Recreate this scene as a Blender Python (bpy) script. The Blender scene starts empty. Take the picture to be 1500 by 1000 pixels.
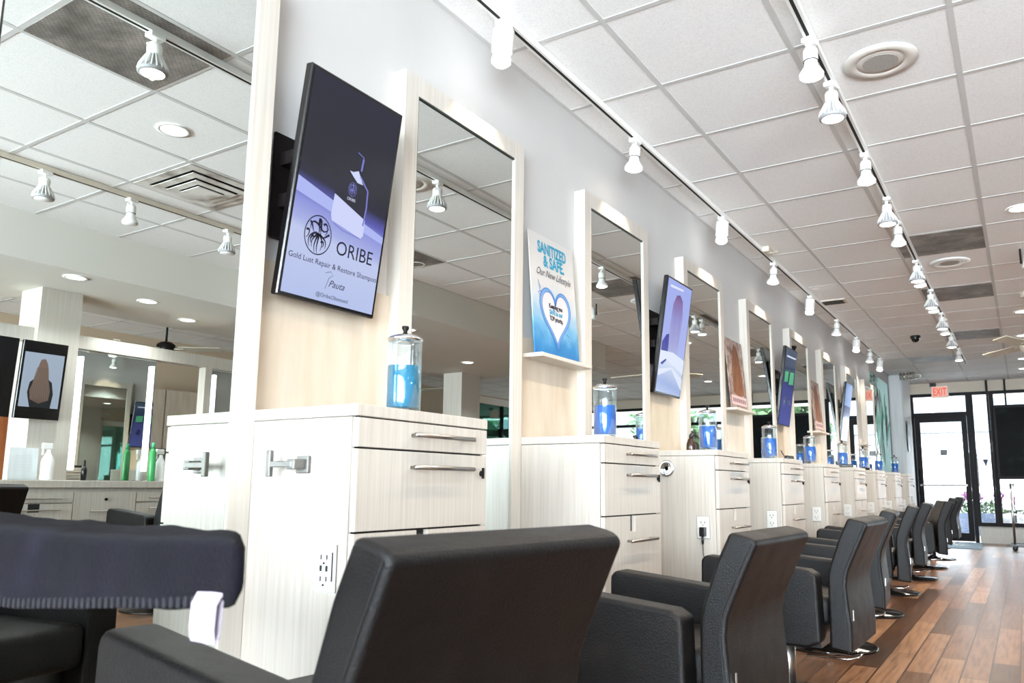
import bpy, bmesh, math, random
from mathutils import Vector, Matrix
random.seed(7)
S = bpy.context.scene
COL = S.collection
PI = math.pi

# ------------------------------------------------------------------ camera
CAM = Vector((1.8434, 0.0, 0.92))
yaw, pitch, roll = 0.5551, 0.1511, 0.0072
fw = Vector((-math.sin(yaw)*math.cos(pitch), math.cos(yaw)*math.cos(pitch), math.sin(pitch)))
rt = Vector((math.cos(yaw), math.sin(yaw), 0)); up = rt.cross(fw)
rt, up = rt*math.cos(roll)+up*math.sin(roll), up*math.cos(roll)-rt*math.sin(roll)
cd = bpy.data.cameras.new('camera'); cam = bpy.data.objects.new('camera', cd); COL.objects.link(cam)
cam.matrix_world = Matrix(((rt.x, up.x, -fw.x, CAM.x), (rt.y, up.y, -fw.y, CAM.y), (rt.z, up.z, -fw.z, CAM.z), (0, 0, 0, 1)))
cd.sensor_width = 36; cd.lens = 1144.08*36/1500
cd.shift_x = -36.73/1500; cd.shift_y = 37.0/1500
cd.clip_start = .05; cd.clip_end = 200
cd.dof.use_dof = True; cd.dof.focus_distance = 3.6; cd.dof.aperture_fstop = 6.3
S.camera = cam
# ------------------------------------------------------------------ world, exposure
W = bpy.data.worlds.new('world'); S.world = W; W.use_nodes = True
bg = W.node_tree.nodes['Background']
bg.inputs[1].default_value = 1
_wt = W.node_tree      # open sky behind the camera, a street shaded by a building in front
_tc = _wt.nodes.new('ShaderNodeTexCoord'); _sp = _wt.nodes.new('ShaderNodeSeparateXYZ'); _wt.links.new(_tc.outputs['Generated'], _sp.inputs[0])
_mr = _wt.nodes.new('ShaderNodeMapRange'); _mr.interpolation_type = 'SMOOTHSTEP'; _mr.inputs[1].default_value = .35; _mr.inputs[2].default_value = -.35
_wt.links.new(_sp.outputs[1], _mr.inputs[0])
_mx = _wt.nodes.new('ShaderNodeMix'); _mx.data_type = 'RGBA'; _mx.inputs[6].default_value = (7.5, 8.2, 8.8, 1); _mx.inputs[7].default_value = (14.5, 16.6, 18.2, 1)
_wt.links.new(_mr.outputs[0], _mx.inputs[0]); _wt.links.new(_mx.outputs[2], bg.inputs[0])
S.view_settings.view_transform = 'Standard'; S.view_settings.look = 'None'
S.view_settings.gamma = 1; S.view_settings.use_curve_mapping = False
S.view_settings.exposure = 1.42
S.cycles.use_denoising = True
S.cycles.max_bounces = 12; S.cycles.diffuse_bounces = 9; S.cycles.glossy_bounces = 6; S.cycles.transparent_max_bounces = 16
S.cycles.caustics_reflective = False; S.cycles.caustics_refractive = False
S.cycles.sample_clamp_indirect = 8

def area(name, loc, rot, sx, sy, power, col=(1, 1, 1), portal=False):
    l = bpy.data.lights.new(name, 'AREA'); l.shape = 'RECTANGLE'; l.size = sx; l.size_y = sy
    l.energy = power; l.color = col
    if portal: l.cycles.is_portal = True
    o = bpy.data.objects.new(name, l); o.location = loc; o.rotation_euler = rot; COL.objects.link(o); return o
# daylight comes in through the two glazed ends of the room
area('front_window_portal', (4.9, 15.95, 1.45), (-PI/2, 0, 0), 9.2, 2.4, 1, portal=True)
area('rear_window_portal', (4.9, -3.65, 1.4), (PI/2, 0, 0), 9.2, 2.6, 1, portal=True)

# ------------------------------------------------------------------ materials
def mat(name, col, rough=.5, metal=0, **k):
    m = bpy.data.materials.new(name); m.use_nodes = True
    b = m.node_tree.nodes['Principled BSDF']
    b.inputs['Base Color'].default_value = (*col, 1); b.inputs['Roughness'].default_value = rough
    b.inputs['Metallic'].default_value = metal
    for kk, v in k.items(): b.inputs[kk.replace('_', ' ')].default_value = v
    return m
def srgb(r, g, b):
    f = lambda c: (c/255/12.92) if c/255 <= .04045 else ((c/255+.055)/1.055)**2.4
    return (f(r), f(g), f(b))
class NT:
    def __init__(s, m): s.t = m.node_tree; s.b = s.t.nodes['Principled BSDF']
    def n(s, ty, **k):
        x = s.t.nodes.new(ty)
        for a, v in k.items():
            if a.startswith('i_'):
                kk = a[2:]; kk = int(kk) if kk.isdigit() else kk
                x.inputs[kk].default_value = v
            else: setattr(x, a, v)
        return x
    def l(s, a, b): s.t.links.new(a, b)
    def coord(s, scale, kind='Object'):
        tc = s.n('ShaderNodeTexCoord'); mp = s.n('ShaderNodeMapping'); mp.inputs['Scale'].default_value = scale
        s.l(tc.outputs[kind], mp.inputs[0]); return mp.outputs[0]
    def geo(s, scale):
        g = s.n('ShaderNodeNewGeometry'); mp = s.n('ShaderNodeMapping'); mp.inputs['Scale'].default_value = scale
        s.l(g.outputs['Position'], mp.inputs[0]); return mp.outputs[0]
    def noise(s, vec, scale=5, det=3, rough=.5):
        x = s.n('ShaderNodeTexNoise'); x.inputs['Scale'].default_value = scale; x.inputs['Detail'].default_value = det
        x.inputs['Roughness'].default_value = rough; s.l(vec, x.inputs['Vector']); return x.outputs[0]
    def ramp(s, fac, stops):
        r = s.n('ShaderNodeValToRGB'); e = r.color_ramp.elements
        e[0].position = stops[0][0]; e[0].color = (*stops[0][1], 1); e[1].position = stops[-1][0]; e[1].color = (*stops[-1][1], 1)
        for p, c in stops[1:-1]:
            q = e.new(p); q.color = (*c, 1)
        s.l(fac, r.inputs[0]); return r.outputs[0]
    def bump(s, h, st=.2, dist=.01):
        x = s.n('ShaderNodeBump'); x.inputs['Strength'].default_value = st; x.inputs['Distance'].default_value = dist
        s.l(h, x.inputs['Height']); s.l(x.outputs[0], s.b.inputs['Normal'])
def noisy(name, stops, vecscale, scale=4, rough=.5, bump=0, dist=.005, metal=0, geo=False, det=4, **k):
    m = mat(name, stops[0][1], rough, metal, **k); t = NT(m)
    v = t.geo(vecscale) if geo else t.coord(vecscale)
    f = t.noise(v, scale, det); t.l(t.ramp(f, stops), t.b.inputs['Base Color'])
    if bump: t.bump(f, bump, dist)
    return m
M = {}
c = srgb
M['laminate'] = noisy('laminate', [(.3, c(172, 163, 152)), (.5, c(180, 172, 162)), (.7, c(187, 180, 171))], (30, 30, .8), 3, .38, geo=True)
M['frame_laminate'] = noisy('frame_laminate', [(.3, c(186, 178, 167)), (.5, c(192, 185, 175)), (.7, c(197, 192, 183))], (30, 30, .6), 3, .4, geo=True)
M['back_panel'] = noisy('back_panel', [(.3, c(188, 173, 154)), (.5, c(194, 180, 162)), (.7, c(200, 187, 170))], (6, 6, 1.2), 3, .12, geo=True)
M['wall_paint'] = noisy('wall_paint', [(.3, c(188, 186, 184)), (.7, c(192, 190, 188))], (1, 1, 1), 3, .6, geo=True)
M['beige_paint'] = mat('beige_paint', c(216, 205, 188), .7)
M['tan_paint'] = mat('tan_paint', c(190, 170, 146), .7)
M['gray_paint'] = mat('gray_paint', c(214, 212, 204), .7)
m = M['tile'] = mat('ceiling_tile', c(236, 236, 234), .9); t = NT(m)
v = t.geo((1, 1, 1)); nf = t.noise(v, 140, 3, .7)
t.l(t.ramp(nf, [(.3, c(228, 228, 227)), (.5, c(242, 242, 241)), (.7, c(246, 246, 245))]), t.b.inputs['Base Color']); t.bump(nf, .25, .003)
M['tbar'] = mat('tbar', c(204, 204, 202), .7)
M['gray_col'] = noisy('gray_column', [(.3, c(200, 206, 208)), (.7, c(216, 220, 220))], (8, 8, .5), 3, .5)
M['black_line'] = mat('reveal', c(30, 28, 26), .6)
M['mirror'] = mat('mirror_glass', (.73, .77, .74), 0.0, 1)
M['teal_glass'] = mat('teal_glass', (.55, 1.0, .90), .02, 1)
M['mirror_edge'] = mat('mirror_edge', c(32, 48, 44), .3)
M['steel'] = mat('brushed_steel', c(176, 170, 164), .32, 1)
M['chrome'] = mat('chrome', c(220, 220, 222), .08, 1)
M['dark_metal'] = mat('dark_metal', c(20, 16, 16), .5, Specular_IOR_Level=.18)
M['black'] = mat('black_plastic', c(14, 14, 16), .3)
M['bezel'] = mat('bezel', c(12, 11, 13), .18)
M['white_plastic'] = mat('white_plastic', c(240, 240, 238), .4)
M['white_metal'] = mat('white_metal', c(236, 236, 232), .4)
M['tan_metal'] = mat('tan_metal', c(205, 196, 180), .4)
M['outlet_plate'] = mat('outlet_plate', c(205, 204, 200), .35)
M['slot'] = mat('dark_slot', c(18, 16, 15), .8)
M['gray_grille'] = None
m = M['leather'] = mat('leather', c(12, 11, 11), .4, Specular_IOR_Level=.21); t = NT(m)
v = t.coord((1, 1, 1)); a_ = t.noise(v, 260, 4, .6); b_ = t.noise(v, 9, 3)
t.l(t.ramp(b_, [(.3, c(9, 9, 10)), (.6, c(14, 12, 12)), (.8, c(26, 20, 17))]), t.b.inputs['Base Color'])
t.l(t.ramp(b_, [(.3, (.34,)*3), (.8, (.48,)*3)]), t.b.inputs['Roughness']); t.bump(a_, .6, .003)
m = M['floor'] = mat('floor_planks', c(140, 90, 60), .3, Specular_IOR_Level=.35); t = NT(m)
g = t.n('ShaderNodeNewGeometry'); sp = t.n('ShaderNodeSeparateXYZ'); t.l(g.outputs['Position'], sp.inputs[0])
cb = t.n('ShaderNodeCombineXYZ'); t.l(sp.outputs[1], cb.inputs[0]); t.l(sp.outputs[0], cb.inputs[1])
br = t.n('ShaderNodeTexBrick'); t.l(cb.outputs[0], br.inputs['Vector'])
for kk, vv in (('Scale', 1), ('Brick Width', 1.25), ('Row Height', .125), ('Mortar Size', .004), ('Mortar Smooth', 0), ('Bias', 0)): br.inputs[kk].default_value = vv
br.inputs['Color1'].default_value = (0, 0, 0, 1); br.inputs['Color2'].default_value = (1, 1, 1, 1); br.inputs['Mortar'].default_value = (.5, .5, .5, 1)
br.offset = .37
tone = t.ramp(br.outputs['Color'], [(0, c(62, 41, 29)), (.35, c(104, 72, 50)), (.7, c(130, 94, 68)), (1, c(162, 124, 94))])
gr = t.noise(t.geo((9, .7, 1)), 5, 3, .55)
grain = t.ramp(gr, [(.3, c(150, 128, 112)), (.5, c(225, 218, 210)), (.7, c(255, 252, 248))])
mx = t.n('ShaderNodeMix', data_type='RGBA', blend_type='MULTIPLY'); mx.inputs[0].default_value = .8
t.l(tone, mx.inputs[6]); t.l(grain, mx.inputs[7])
mx2 = t.n('ShaderNodeMix', data_type='RGBA'); mx2.inputs[7].default_value = (*c(58, 38, 26), 1)
t.l(br.outputs['Fac'], mx2.inputs[0]); t.l(mx.outputs[2], mx2.inputs[6]); t.l(mx2.outputs[2], t.b.inputs['Base Color'])
t.bump(gr, .03, .001)
# dusty return grille
m = M['grille'] = mat('return_grille', c(140, 134, 126), .6); t = NT(m)
n1 = t.noise(t.geo((1, 1, 1)), 6, 5, .65)
base = t.ramp(n1, [(.3, c(96, 90, 84)), (.5, c(132, 126, 120)), (.72, c(176, 168, 160))])
ck = t.n('ShaderNodeTexChecker'); ck.inputs['Scale'].default_value = 80; t.l(t.geo((1, 1, 1)), ck.inputs[0])
mx = t.n('ShaderNodeMix', data_type='RGBA', blend_type='MULTIPLY'); mx.inputs[0].default_value = .35
t.l(base, mx.inputs[6]); t.l(ck.outputs[0], mx.inputs[7]); t.l(mx.outputs[2], t.b.inputs['Base Color'])
m = M['towel'] = mat('towel', c(52, 50, 72), .95, Sheen_Weight=.03, Sheen_Roughness=.5, Specular_IOR_Level=.05); t = NT(m)
v = t.coord((1, 1, 1)); n1 = t.noise(v, 330, 3, .7); n2 = t.noise(v, 7, 4)
t.l(t.ramp(n2, [(.3, c(8, 7, 13)), (.55, c(12, 10, 18)), (.8, c(22, 19, 32))]), t.b.inputs['Base Color']); n3 = t.noise(v, 240, 4, .75); t.bump(n3, .7, .006)
def emit(name, col, st):
    m = bpy.data.materials.new(name); m.use_nodes = True; b = m.node_tree.nodes['Principled BSDF']
    b.inputs['Base Color'].default_value = (0.02, .02, .02, 1); b.inputs['Roughness'].default_value = .12; b.inputs['Specular IOR Level'].default_value = .05
    b.inputs['Emission Color'].default_value = (*col, 1); b.inputs['Emission Strength'].default_value = st; return m
M['fin_gap_shade'] = mat('fin_gap_shade', c(150, 150, 150), .5)  # bulb core greyed to paint the shade between the white fins
M['bulb'] = emit('bulb_lens', (1, .95, .86), 4)
M['bulb_cool'] = emit('bulb_cool', (.95, .97, 1), 4)
M['led'] = emit('led_bar', (.9, .95, 1), 2.2)
M['downlight'] = emit('downlight', (1, .97, .93), 3)
def clear(name, col, alpha, rough=.02, tint=(1, 1, 1), k=.7):
    m = bpy.data.materials.new(name); m.use_nodes = True; nt = m.node_tree; nt.nodes.clear()
    o = nt.nodes.new('ShaderNodeOutputMaterial'); mix = nt.nodes.new('ShaderNodeMixShader')
    tr = nt.nodes.new('ShaderNodeBsdfTransparent'); tr.inputs[0].default_value = (*tint, 1)
    gl = nt.nodes.new('ShaderNodeBsdfGlossy'); gl.inputs['Roughness'].default_value = rough; gl.inputs[0].default_value = (*col, 1)
    lw = nt.nodes.new('ShaderNodeLayerWeight'); lw.inputs[0].default_value = .35
    mm = nt.nodes.new('ShaderNodeMath'); mm.operation = 'MULTIPLY_ADD'; mm.inputs[1].default_value = k; mm.inputs[2].default_value = alpha
    nt.links.new(lw.outputs['Fresnel'], mm.inputs[0]); nt.links.new(mm.outputs[0], mix.inputs[0])
    nt.links.new(tr.outputs[0], mix.inputs[1]); nt.links.new(gl.outputs[0], mix.inputs[2]); nt.links.new(mix.outputs[0], o.inputs[0])
    return m
M['pane'] = clear('window_pane', (1, 1, 1), .03)
M['glass'] = clear('jar_glass', (.9, .95, .97), .03, .03, (.95, .98, .99), .28)
M['plexi'] = clear('clear_plastic', (1, 1, 1), .12, .08)
def liquid(name, col):
    m = mat(name, col, .08); b = m.node_tree.nodes['Principled BSDF']
    b.inputs['Transmission Weight'].default_value = .0; b.inputs['Subsurface Weight'].default_value = .6; b.inputs['Subsurface Radius'].default_value = (.02, .05, .06)
    return m
M['teal_liquid'] = liquid('teal_liquid', c(0, 112, 146)); M['blue_liquid'] = liquid('blue_liquid', c(2, 92, 176))

# ------------------------------------------------------------------ mesh helpers
class MB:
    def __init__(s): s.bm = bmesh.new()
    def box(s, x0, x1, y0, y1, z0, z1, bev=0, seg=2, mtx=None):
        r = bmesh.ops.create_cube(s.bm, size=1); vs = r['verts']
        for v in vs: v.co = Vector(((x0+x1)/2+v.co.x*(x1-x0), (y0+y1)/2+v.co.y*(y1-y0), (z0+z1)/2+v.co.z*(z1-z0)))
        if bev:
            es = list({e for v in vs for e in v.link_edges})
            rr = bmesh.ops.bevel(s.bm, geom=es, offset=bev, segments=seg, affect='EDGES', profile=.5)
            vs = list({v for f in rr['faces'] for v in f.verts})
        if mtx: bmesh.ops.transform(s.bm, matrix=mtx, verts=vs)
        return s
    def lathe(s, prof, seg=24, mtx=None, caps=True):
        rings = []
        for r_, z_ in prof:
            if r_ < 1e-5: rings.append([s.bm.verts.new((0, 0, z_))])
            else: rings.append([s.bm.verts.new((r_*math.cos(2*PI*i/seg), r_*math.sin(2*PI*i/seg), z_)) for i in range(seg)])
        for a, b in zip(rings, rings[1:]):
            for i in range(seg):
                j = (i+1) % seg
                if len(a) == 1 and len(b) == 1: continue
                if len(a) == 1: s.bm.faces.new((a[0], b[j], b[i]))
                elif len(b) == 1: s.bm.faces.new((a[i], a[j], b[0]))
                else: s.bm.faces.new((a[i], a[j], b[j], b[i]))
        if caps:
            if len(rings[0]) > 1: s.bm.faces.new(rings[0][::-1])
            if len(rings[-1]) > 1: s.bm.faces.new(rings[-1])
        if mtx: bmesh.ops.transform(s.bm, matrix=mtx, verts=[v for r in rings for v in r])
        return s
    def tube(s, pts, r, seg=8):
        pts = [Vector(p) for p in pts]; rings = []
        for i, p in enumerate(pts):
            d = (pts[min(i+1, len(pts)-1)]-pts[max(i-1, 0)]).normalized()
            a = d.orthogonal().normalized() if not rings else (pa-d*pa.dot(d)).normalized()
            pa = a; b = d.cross(a)
            rings.append([s.bm.verts.new(p+(a*math.cos(2*PI*k/seg)+b*math.sin(2*PI*k/seg))*r) for k in range(seg)])
        for A, B in zip(rings, rings[1:]):
            for k in range(seg): s.bm.faces.new((A[k], A[(k+1) % seg], B[(k+1) % seg], B[k]))
        s.bm.faces.new(rings[0][::-1]); s.bm.faces.new(rings[-1]); return s
    def prism(s, poly, axis, a0, a1):       # poly in the plane normal to axis, extruded a0..a1
        f = {'x': lambda p, q: (q, p[0], p[1]), 'y': lambda p, q: (p[0], q, p[1]), 'z': lambda p, q: (p[0], p[1], q)}[axis]
        A = [s.bm.verts.new(f(p, a0)) for p in poly]; B = [s.bm.verts.new(f(p, a1)) for p in poly]
        n = len(poly); s.bm.faces.new(A); s.bm.faces.new(B[::-1])
        for i in range(n): s.bm.faces.new((A[i], B[i], B[(i+1) % n], A[(i+1) % n]))
        bmesh.ops.recalc_face_normals(s.bm, faces=s.bm.faces[:]); return s
    def mesh(s, name, m, smooth=False):
        bmesh.ops.recalc_face_normals(s.bm, faces=s.bm.faces[:])
        me = bpy.data.meshes.new(name); s.bm.to_mesh(me); s.bm.free()
        for mm in (m if isinstance(m, (list, tuple)) else [m]): me.materials.append(M[mm] if isinstance(mm, str) else mm)
        if smooth:
            for p in me.polygons: p.use_smooth = True
        return me
    def obj(s, name, m, parent=None, smooth=False):
        o = bpy.data.objects.new(name, s.mesh(name, m, smooth)); COL.objects.link(o)
        if parent: o.parent = parent
        return o
def bev(o, w, seg=2):
    md = o.modifiers.new('bevel', 'BEVEL'); md.width = w; md.segments = seg; md.limit_method = 'ANGLE'; md.angle_limit = .5
    for p in o.data.polygons: p.use_smooth = True
    o.modifiers.new('wn', 'WEIGHTED_NORMAL'); return o
def tag(o, label, cat, group=None, kind=None):
    o['label'] = label; o['category'] = cat
    if group: o['group'] = group
    if kind: o['kind'] = kind
    return o
def thing(name, label, cat, loc=(0, 0, 0), rz=0, group=None):
    o = bpy.data.objects.new(name, None); COL.objects.link(o); o.location = loc; o.rotation_euler = (0, 0, rz)
    o.empty_display_size = .1
    return tag(o, label, cat, group)
def struct(o): o['kind'] = 'structure'; return o
def kids(o): return [x for x in bpy.data.objects if x.parent == o]
def dup(o, loc=None, rz=None, label=None, parent=None):
    ch = kids(o); n = o.copy(); COL.objects.link(n); n.parent = parent
    if loc is not None: n.location = loc
    if rz is not None: n.rotation_euler = (0, 0, rz)
    if label: n['label'] = label
    for k in ch: dup(k, parent=n)
    return n
T = Matrix.Translation
RX = lambda a: Matrix.Rotation(a, 4, 'X')
RY = lambda a: Matrix.Rotation(a, 4, 'Y')
RZ = lambda a: Matrix.Rotation(a, 4, 'Z')
# flat artwork on a picture surface: u runs right, v up, seen from the front
TO_WALL = Matrix(((0, 0, 1, 0), (1, 0, 0, 0), (0, 1, 0, 0), (0, 0, 0, 1)))     # u->+y v->+z front->+x
class Art:
    def __init__(s, parent, mtx): s.p = parent; s.m = mtx
    def poly(s, name, polys, m, lay, smooth=False):
        bm = bmesh.new()
        for pts in polys:
            vs = [bm.verts.new((p[0], p[1], lay*.0005)) for p in pts]
            try: bm.faces.new(vs)
            except ValueError: pass
        bmesh.ops.triangulate(bm, faces=bm.faces[:])
        for f in bm.faces:
            f.normal_update()
            if f.normal.z < 0: f.normal_flip()
        bmesh.ops.transform(bm, matrix=s.m, verts=bm.verts[:])
        me = bpy.data.meshes.new(name); bm.to_mesh(me); bm.free(); me.materials.append(M[m] if isinstance(m, str) else m)
        o = bpy.data.objects.new(name, me); COL.objects.link(o); o.parent = s.p; return o
    @staticmethod
    def strip(pts, w, w1=None):
        L = []; R = []; n = len(pts)
        for i, p in enumerate(pts):
            a = Vector(pts[max(i-1, 0)]); b = Vector(pts[min(i+1, n-1)]); d = (b-a)
            d = d.normalized() if d.length > 0 else Vector((1, 0)); q = Vector((-d.y, d.x))
            ww = w if w1 is None else w+(w1-w)*i/(n-1)
            L.append((p[0]+q.x*ww/2, p[1]+q.y*ww/2)); R.append((p[0]-q.x*ww/2, p[1]-q.y*ww/2))
        return [[L[i], L[i+1], R[i+1], R[i]] for i in range(n-1)]
    @staticmethod
    def disc(cx, cy, rx, ry=None, n=28): return [(cx+rx*math.cos(2*PI*i/n), cy+(ry or rx)*math.sin(2*PI*i/n)) for i in range(n)]
    @staticmethod
    def ring(cx, cy, rx, ry, w, n=36):
        P = [(cx+rx*math.cos(2*PI*i/n), cy+ry*math.sin(2*PI*i/n)) for i in range(n+1)]
        return Art.strip(P, w)
    def text(s, name, txt, x, y, size, m, lay=3, width=None, align='CENTER', shear=0, rot=0, bold=0):
        cu = bpy.data.curves.new(name, 'FONT'); cu.body = txt; cu.size = size; cu.align_x = align; cu.shear = shear; cu.resolution_u = 3; cu.offset = bold
        if width and shear == 0: pass
        to = bpy.data.objects.new(name, cu); COL.objects.link(to); bpy.context.view_layer.update()
        me = bpy.data.meshes.new_from_object(to.evaluated_get(bpy.context.evaluated_depsgraph_get()))
        bpy.data.objects.remove(to); sx = 1
        if width:
            xs = [v.co.x for v in me.vertices]; sx = width/(max(xs)-min(xs))
        me.transform(s.m @ T((x, y, lay*.0005)) @ RZ(rot) @ Matrix.Diagonal((sx, 1, 1, 1)))
        me.materials.clear(); me.materials.append(M[m] if isinstance(m, str) else m); me.name = name
        o = bpy.data.objects.new(name, me); COL.objects.link(o); o.parent = s.p; return o
ORD = ['nearest', 'second', 'third', 'fourth', 'fifth', 'sixth', 'seventh', 'eighth', 'ninth', 'tenth']

# ------------------------------------------------------------------ room shell
H = 2.804; YF = 15.7; YR = -3.6; XR = 7.9
def wall_box(name, m, *b): return struct(MB().box(*b).obj(name, m))
wall_box('floor', 'floor', -.2, XR+.2, YR-.2, YF+.2, -.1, 0)
wall_box('wall_left', 'wall_paint', -.2, 0, YR, YF, 0, H)
wall_box('wall_right', 'tan_paint', XR, XR+.2, YR, YF, 0, H)
ce = wall_box('ceiling', 'tile', -.2, XR+.2, YR-.2, YF+.2, H, H+.15)
g = MB(); GX = .5056; GY = 2.6433; TL = .6096
for k in range(0, 13): g.box(GX+k*TL-.012, GX+k*TL+.012, YR, YF, H-.003, H+.001)
for k in range(-10, 22):
    g.box(0, XR, GY+k*TL-.012, GY+k*TL+.012, H-.0022, H+.001)
g.box(0, .02, YR, YF, H-.003, H+.001)
g.obj('grid', 'tbar', ce)
# front (far) glazed wall
f = MB()
f.box(-.2, .137, YF, YF+.2, 0, H); f.box(.137, XR+.2, YF, YF+.2, 2.615, H); f.box(1.12, XR, YF, YF+.2, 0, .30)
struct(f.obj('wall_front', 'beige_paint'))
struct(MB().box(1.10, XR, YF-.03, YF+.05, .285, .31).obj('trim_1', 'dark_metal'))
struct(MB().box(1.12, XR, YF-.02, YF, 0, .12).box(1.12, XR, YF-.012, YF, .12, .27).obj('baseboard_front', 'frame_laminate'))
dm = 'dark_metal'
d = MB()
d.box(.137, .20, YF-.02, YF+.08, 0, 2.615); d.box(1.04, 1.10, YF-.02, YF+.08, 0, 2.615)
d.box(.2, 1.04, YF-.02, YF+.08, 2.56, 2.615); d.box(.2, 1.04, YF-.02, YF+.08, 2.20, 2.27)
d = struct(d.obj('door_1', dm))
l = MB(); l.box(.205, .29, YF, YF+.045, .02, 2.20); l.box(.95, 1.035, YF, YF+.045, .02, 2.20); l.box(.29, .95, YF, YF+.045, 2.10, 2.20); l.box(.29, .95, YF, YF+.045, .02, .16)
l.obj('door_leaf', dm, d)
MB().box(.29, .95, YF+.018, YF+.026, .16, 2.10).obj('pane', 'pane', d)
MB().box(.2, 1.04, YF+.018, YF+.026, 2.27, 2.56).obj('transom_pane', 'pane', d)
MB().tube([(.24, YF-.06, .98), (.98, YF-.06, .98)], .012).box(.24, .27, YF-.07, YF, .965, .995).box(.95, .98, YF-.07, YF, .965, .995).obj('push_bar', 'steel', d)
MB().tube([(.245, YF, 1.28), (.245, YF-.05, 1.26), (.245, YF-.05, .84), (.245, YF, .82)], .011).obj('door_handle', 'dark_metal', d)
MB().box(.585, .70, YF+.012, YF+.017, 1.505, 1.61).obj('window_sign', 'black', d)
MB().box(.48, .60, YF-.05, YF-.02, 2.205, 2.25).obj('door_closer', 'dark_metal', d)
xs = [1.10, 1.42, 3.10, 4.55, 6.0, XR]
for i in range(len(xs)-1):
    a, b = xs[i], xs[i+1]
    w = MB()
    w.box(a, a+.05, YF-.01, YF+.08, .31, 2.615); w.box(b-.02, b, YF-.01, YF+.08, .31, 2.615); w.box(a+.05, b-.02, YF-.01, YF+.08, 2.56, 2.615); w.box(a+.05, b-.02, YF-.01, YF+.08, .31, .35)
    if i > 1: w.box(a+.05, b-.02, YF-.01, YF+.07, 2.2, 2.26)
    w = struct(w.obj('window_%d' % (i+1), dm))
    MB().box(a+.05, b-.02, YF+.03, YF+.038, .35, 2.56).obj('pane', 'pane', w)
t = MB().prism([(1.235, 1.43), (1.325, 1.43), (1.28, 1.29)], 'y', YF+.015, YF+.028).obj('window_pennant', mat('pennant', c(70, 74, 92), .6)); tag(t, 'small gray triangular pennant on the glass right of the door', 'pennant')
# rear glazed wall, behind the camera
f = MB(); f.box(-.2, .3, YR-.2, YR, 0, H); f.box(7.4, XR+.2, YR-.2, YR, 0, H); f.box(.3, 7.4, YR-.2, YR, 2.7, H); f.box(.3, 7.4, YR-.2, YR, 0, .12)
struct(f.obj('wall_rear', 'wall_paint'))
w = MB()
for x in (.3, 2.05, 3.8, 5.55, 7.36): w.box(x, x+.04, YR-.1, YR-.04, .12, 2.7)
w.box(.34, 7.36, YR-.1, YR-.04, .12, .16); w.box(.34, 7.36, YR-.1, YR-.04, 2.66, 2.7)
w = struct(w.obj('window_6', dm)); MB().box(.34, 7.36, YR-.075, YR-.068, .16, 2.66).obj('pane', 'pane', w)
# soffits above the opposite stations
struct(MB().box(4.1, 5.45, YR, 4.75, 2.46, H).obj('trim_2', 'gray_paint'))
struct(MB().box(2.95, 5.45, 4.75, 9.3, 2.47, H).obj('trim_3', 'gray_paint'))
# laminate panelling between the mirrors
Y0 = lambda n: 1.412+1.3475*(n-1)
pn = MB()
for n in range(1, 9): pn.box(0, .016, Y0(n)-.02, Y0(n)+.56, .9, 1.565)
struct(pn.obj('trim_4', 'back_panel'))

# ------------------------------------------------------------------ mirrors on the left wall
def make_mirror():
    t = thing('station_mirror', 'x', 'mirror', group='tall framed station mirrors along the left wall')
    f = MB(); a, b, c0, d0 = .560, 1.3475-.006, .63, 1.272
    f.box(0, .06, a, c0, .1, 2.40); f.box(0, .06, d0, b, .1, 2.40); f.box(0, .06, c0, d0, 2.325, 2.40); f.box(0, .06, c0, d0, .1, .15)
    f.obj('frame', 'frame_laminate', t)
    MB().box(.02, .052, c0+.006, d0-.001, .151, 2.319).obj('mirror', 'mirror', t)
    MB().box(.02, .0565, c0+.0005, c0+.006, .151, 2.3245).box(.02, .0565, c0+.006, d0-.001, 2.319, 2.3245).obj('mirror_edging', 'mirror_edge', t)
    return t
mr = make_mirror()
mr.location = (0, Y0(0)+.004, 0)
mr['label'] = 'big framed mirror at the left edge, reflecting the opposite station wall'
MLAB = [None, 'tall framed mirror right of the shampoo screen, behind the nearest blue jar', 'tall framed mirror between the water-heart poster and the second screen',
        'tall framed mirror right of the pale blue hair screen', 'tall framed mirror right of the orange-brown hair poster', 'tall framed mirror right of the dark blue third screen',
        'narrow looking framed mirror, sixth behind the nearest full one', 'narrow looking framed mirror, seventh behind the nearest full one, before the last screen', 'last framed mirror before the teal glass with painted leaf reflections']
for n in range(1, 9): dup(mr, (0, Y0(n), 0), label=MLAB[n])
# teal glass panel beyond the last mirror, leaf reflections painted on as flat shapes
t = thing('glass_panel', 'teal reflective glass wall panel with painted leaf reflections near the front door', 'wall panel', (0, 0, 0))
MB().box(0.001, .014, 12.23, 13.95, .1, 2.62).obj('glass_sheet', 'teal_glass', t)
M['leaf_reflection_dark'] = mat('leaf_reflection_dark', c(10, 34, 32), .35); M['leaf_reflection_pale'] = mat('leaf_reflection_pale', c(96, 214, 176), .35)
A = Art(t, T((.0145, 12.23, 0)) @ TO_WALL)
def leaf(cx, cy, L, ang, w):
    P = []
    for i in range(13):
        s_ = i/12; ww = w*math.sin(PI*s_)**.8
        P.append((s_*L, ww))
    for i in range(12, -1, -1):
        s_ = i/12; P.append((s_*L, -w*math.sin(PI*s_)**.8))
    ca, sa = math.cos(ang), math.sin(ang)
    return [(cx+x*ca-y*sa, cy+x*sa+y*ca) for x, y in P]
R_ = random.Random(3)
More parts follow.
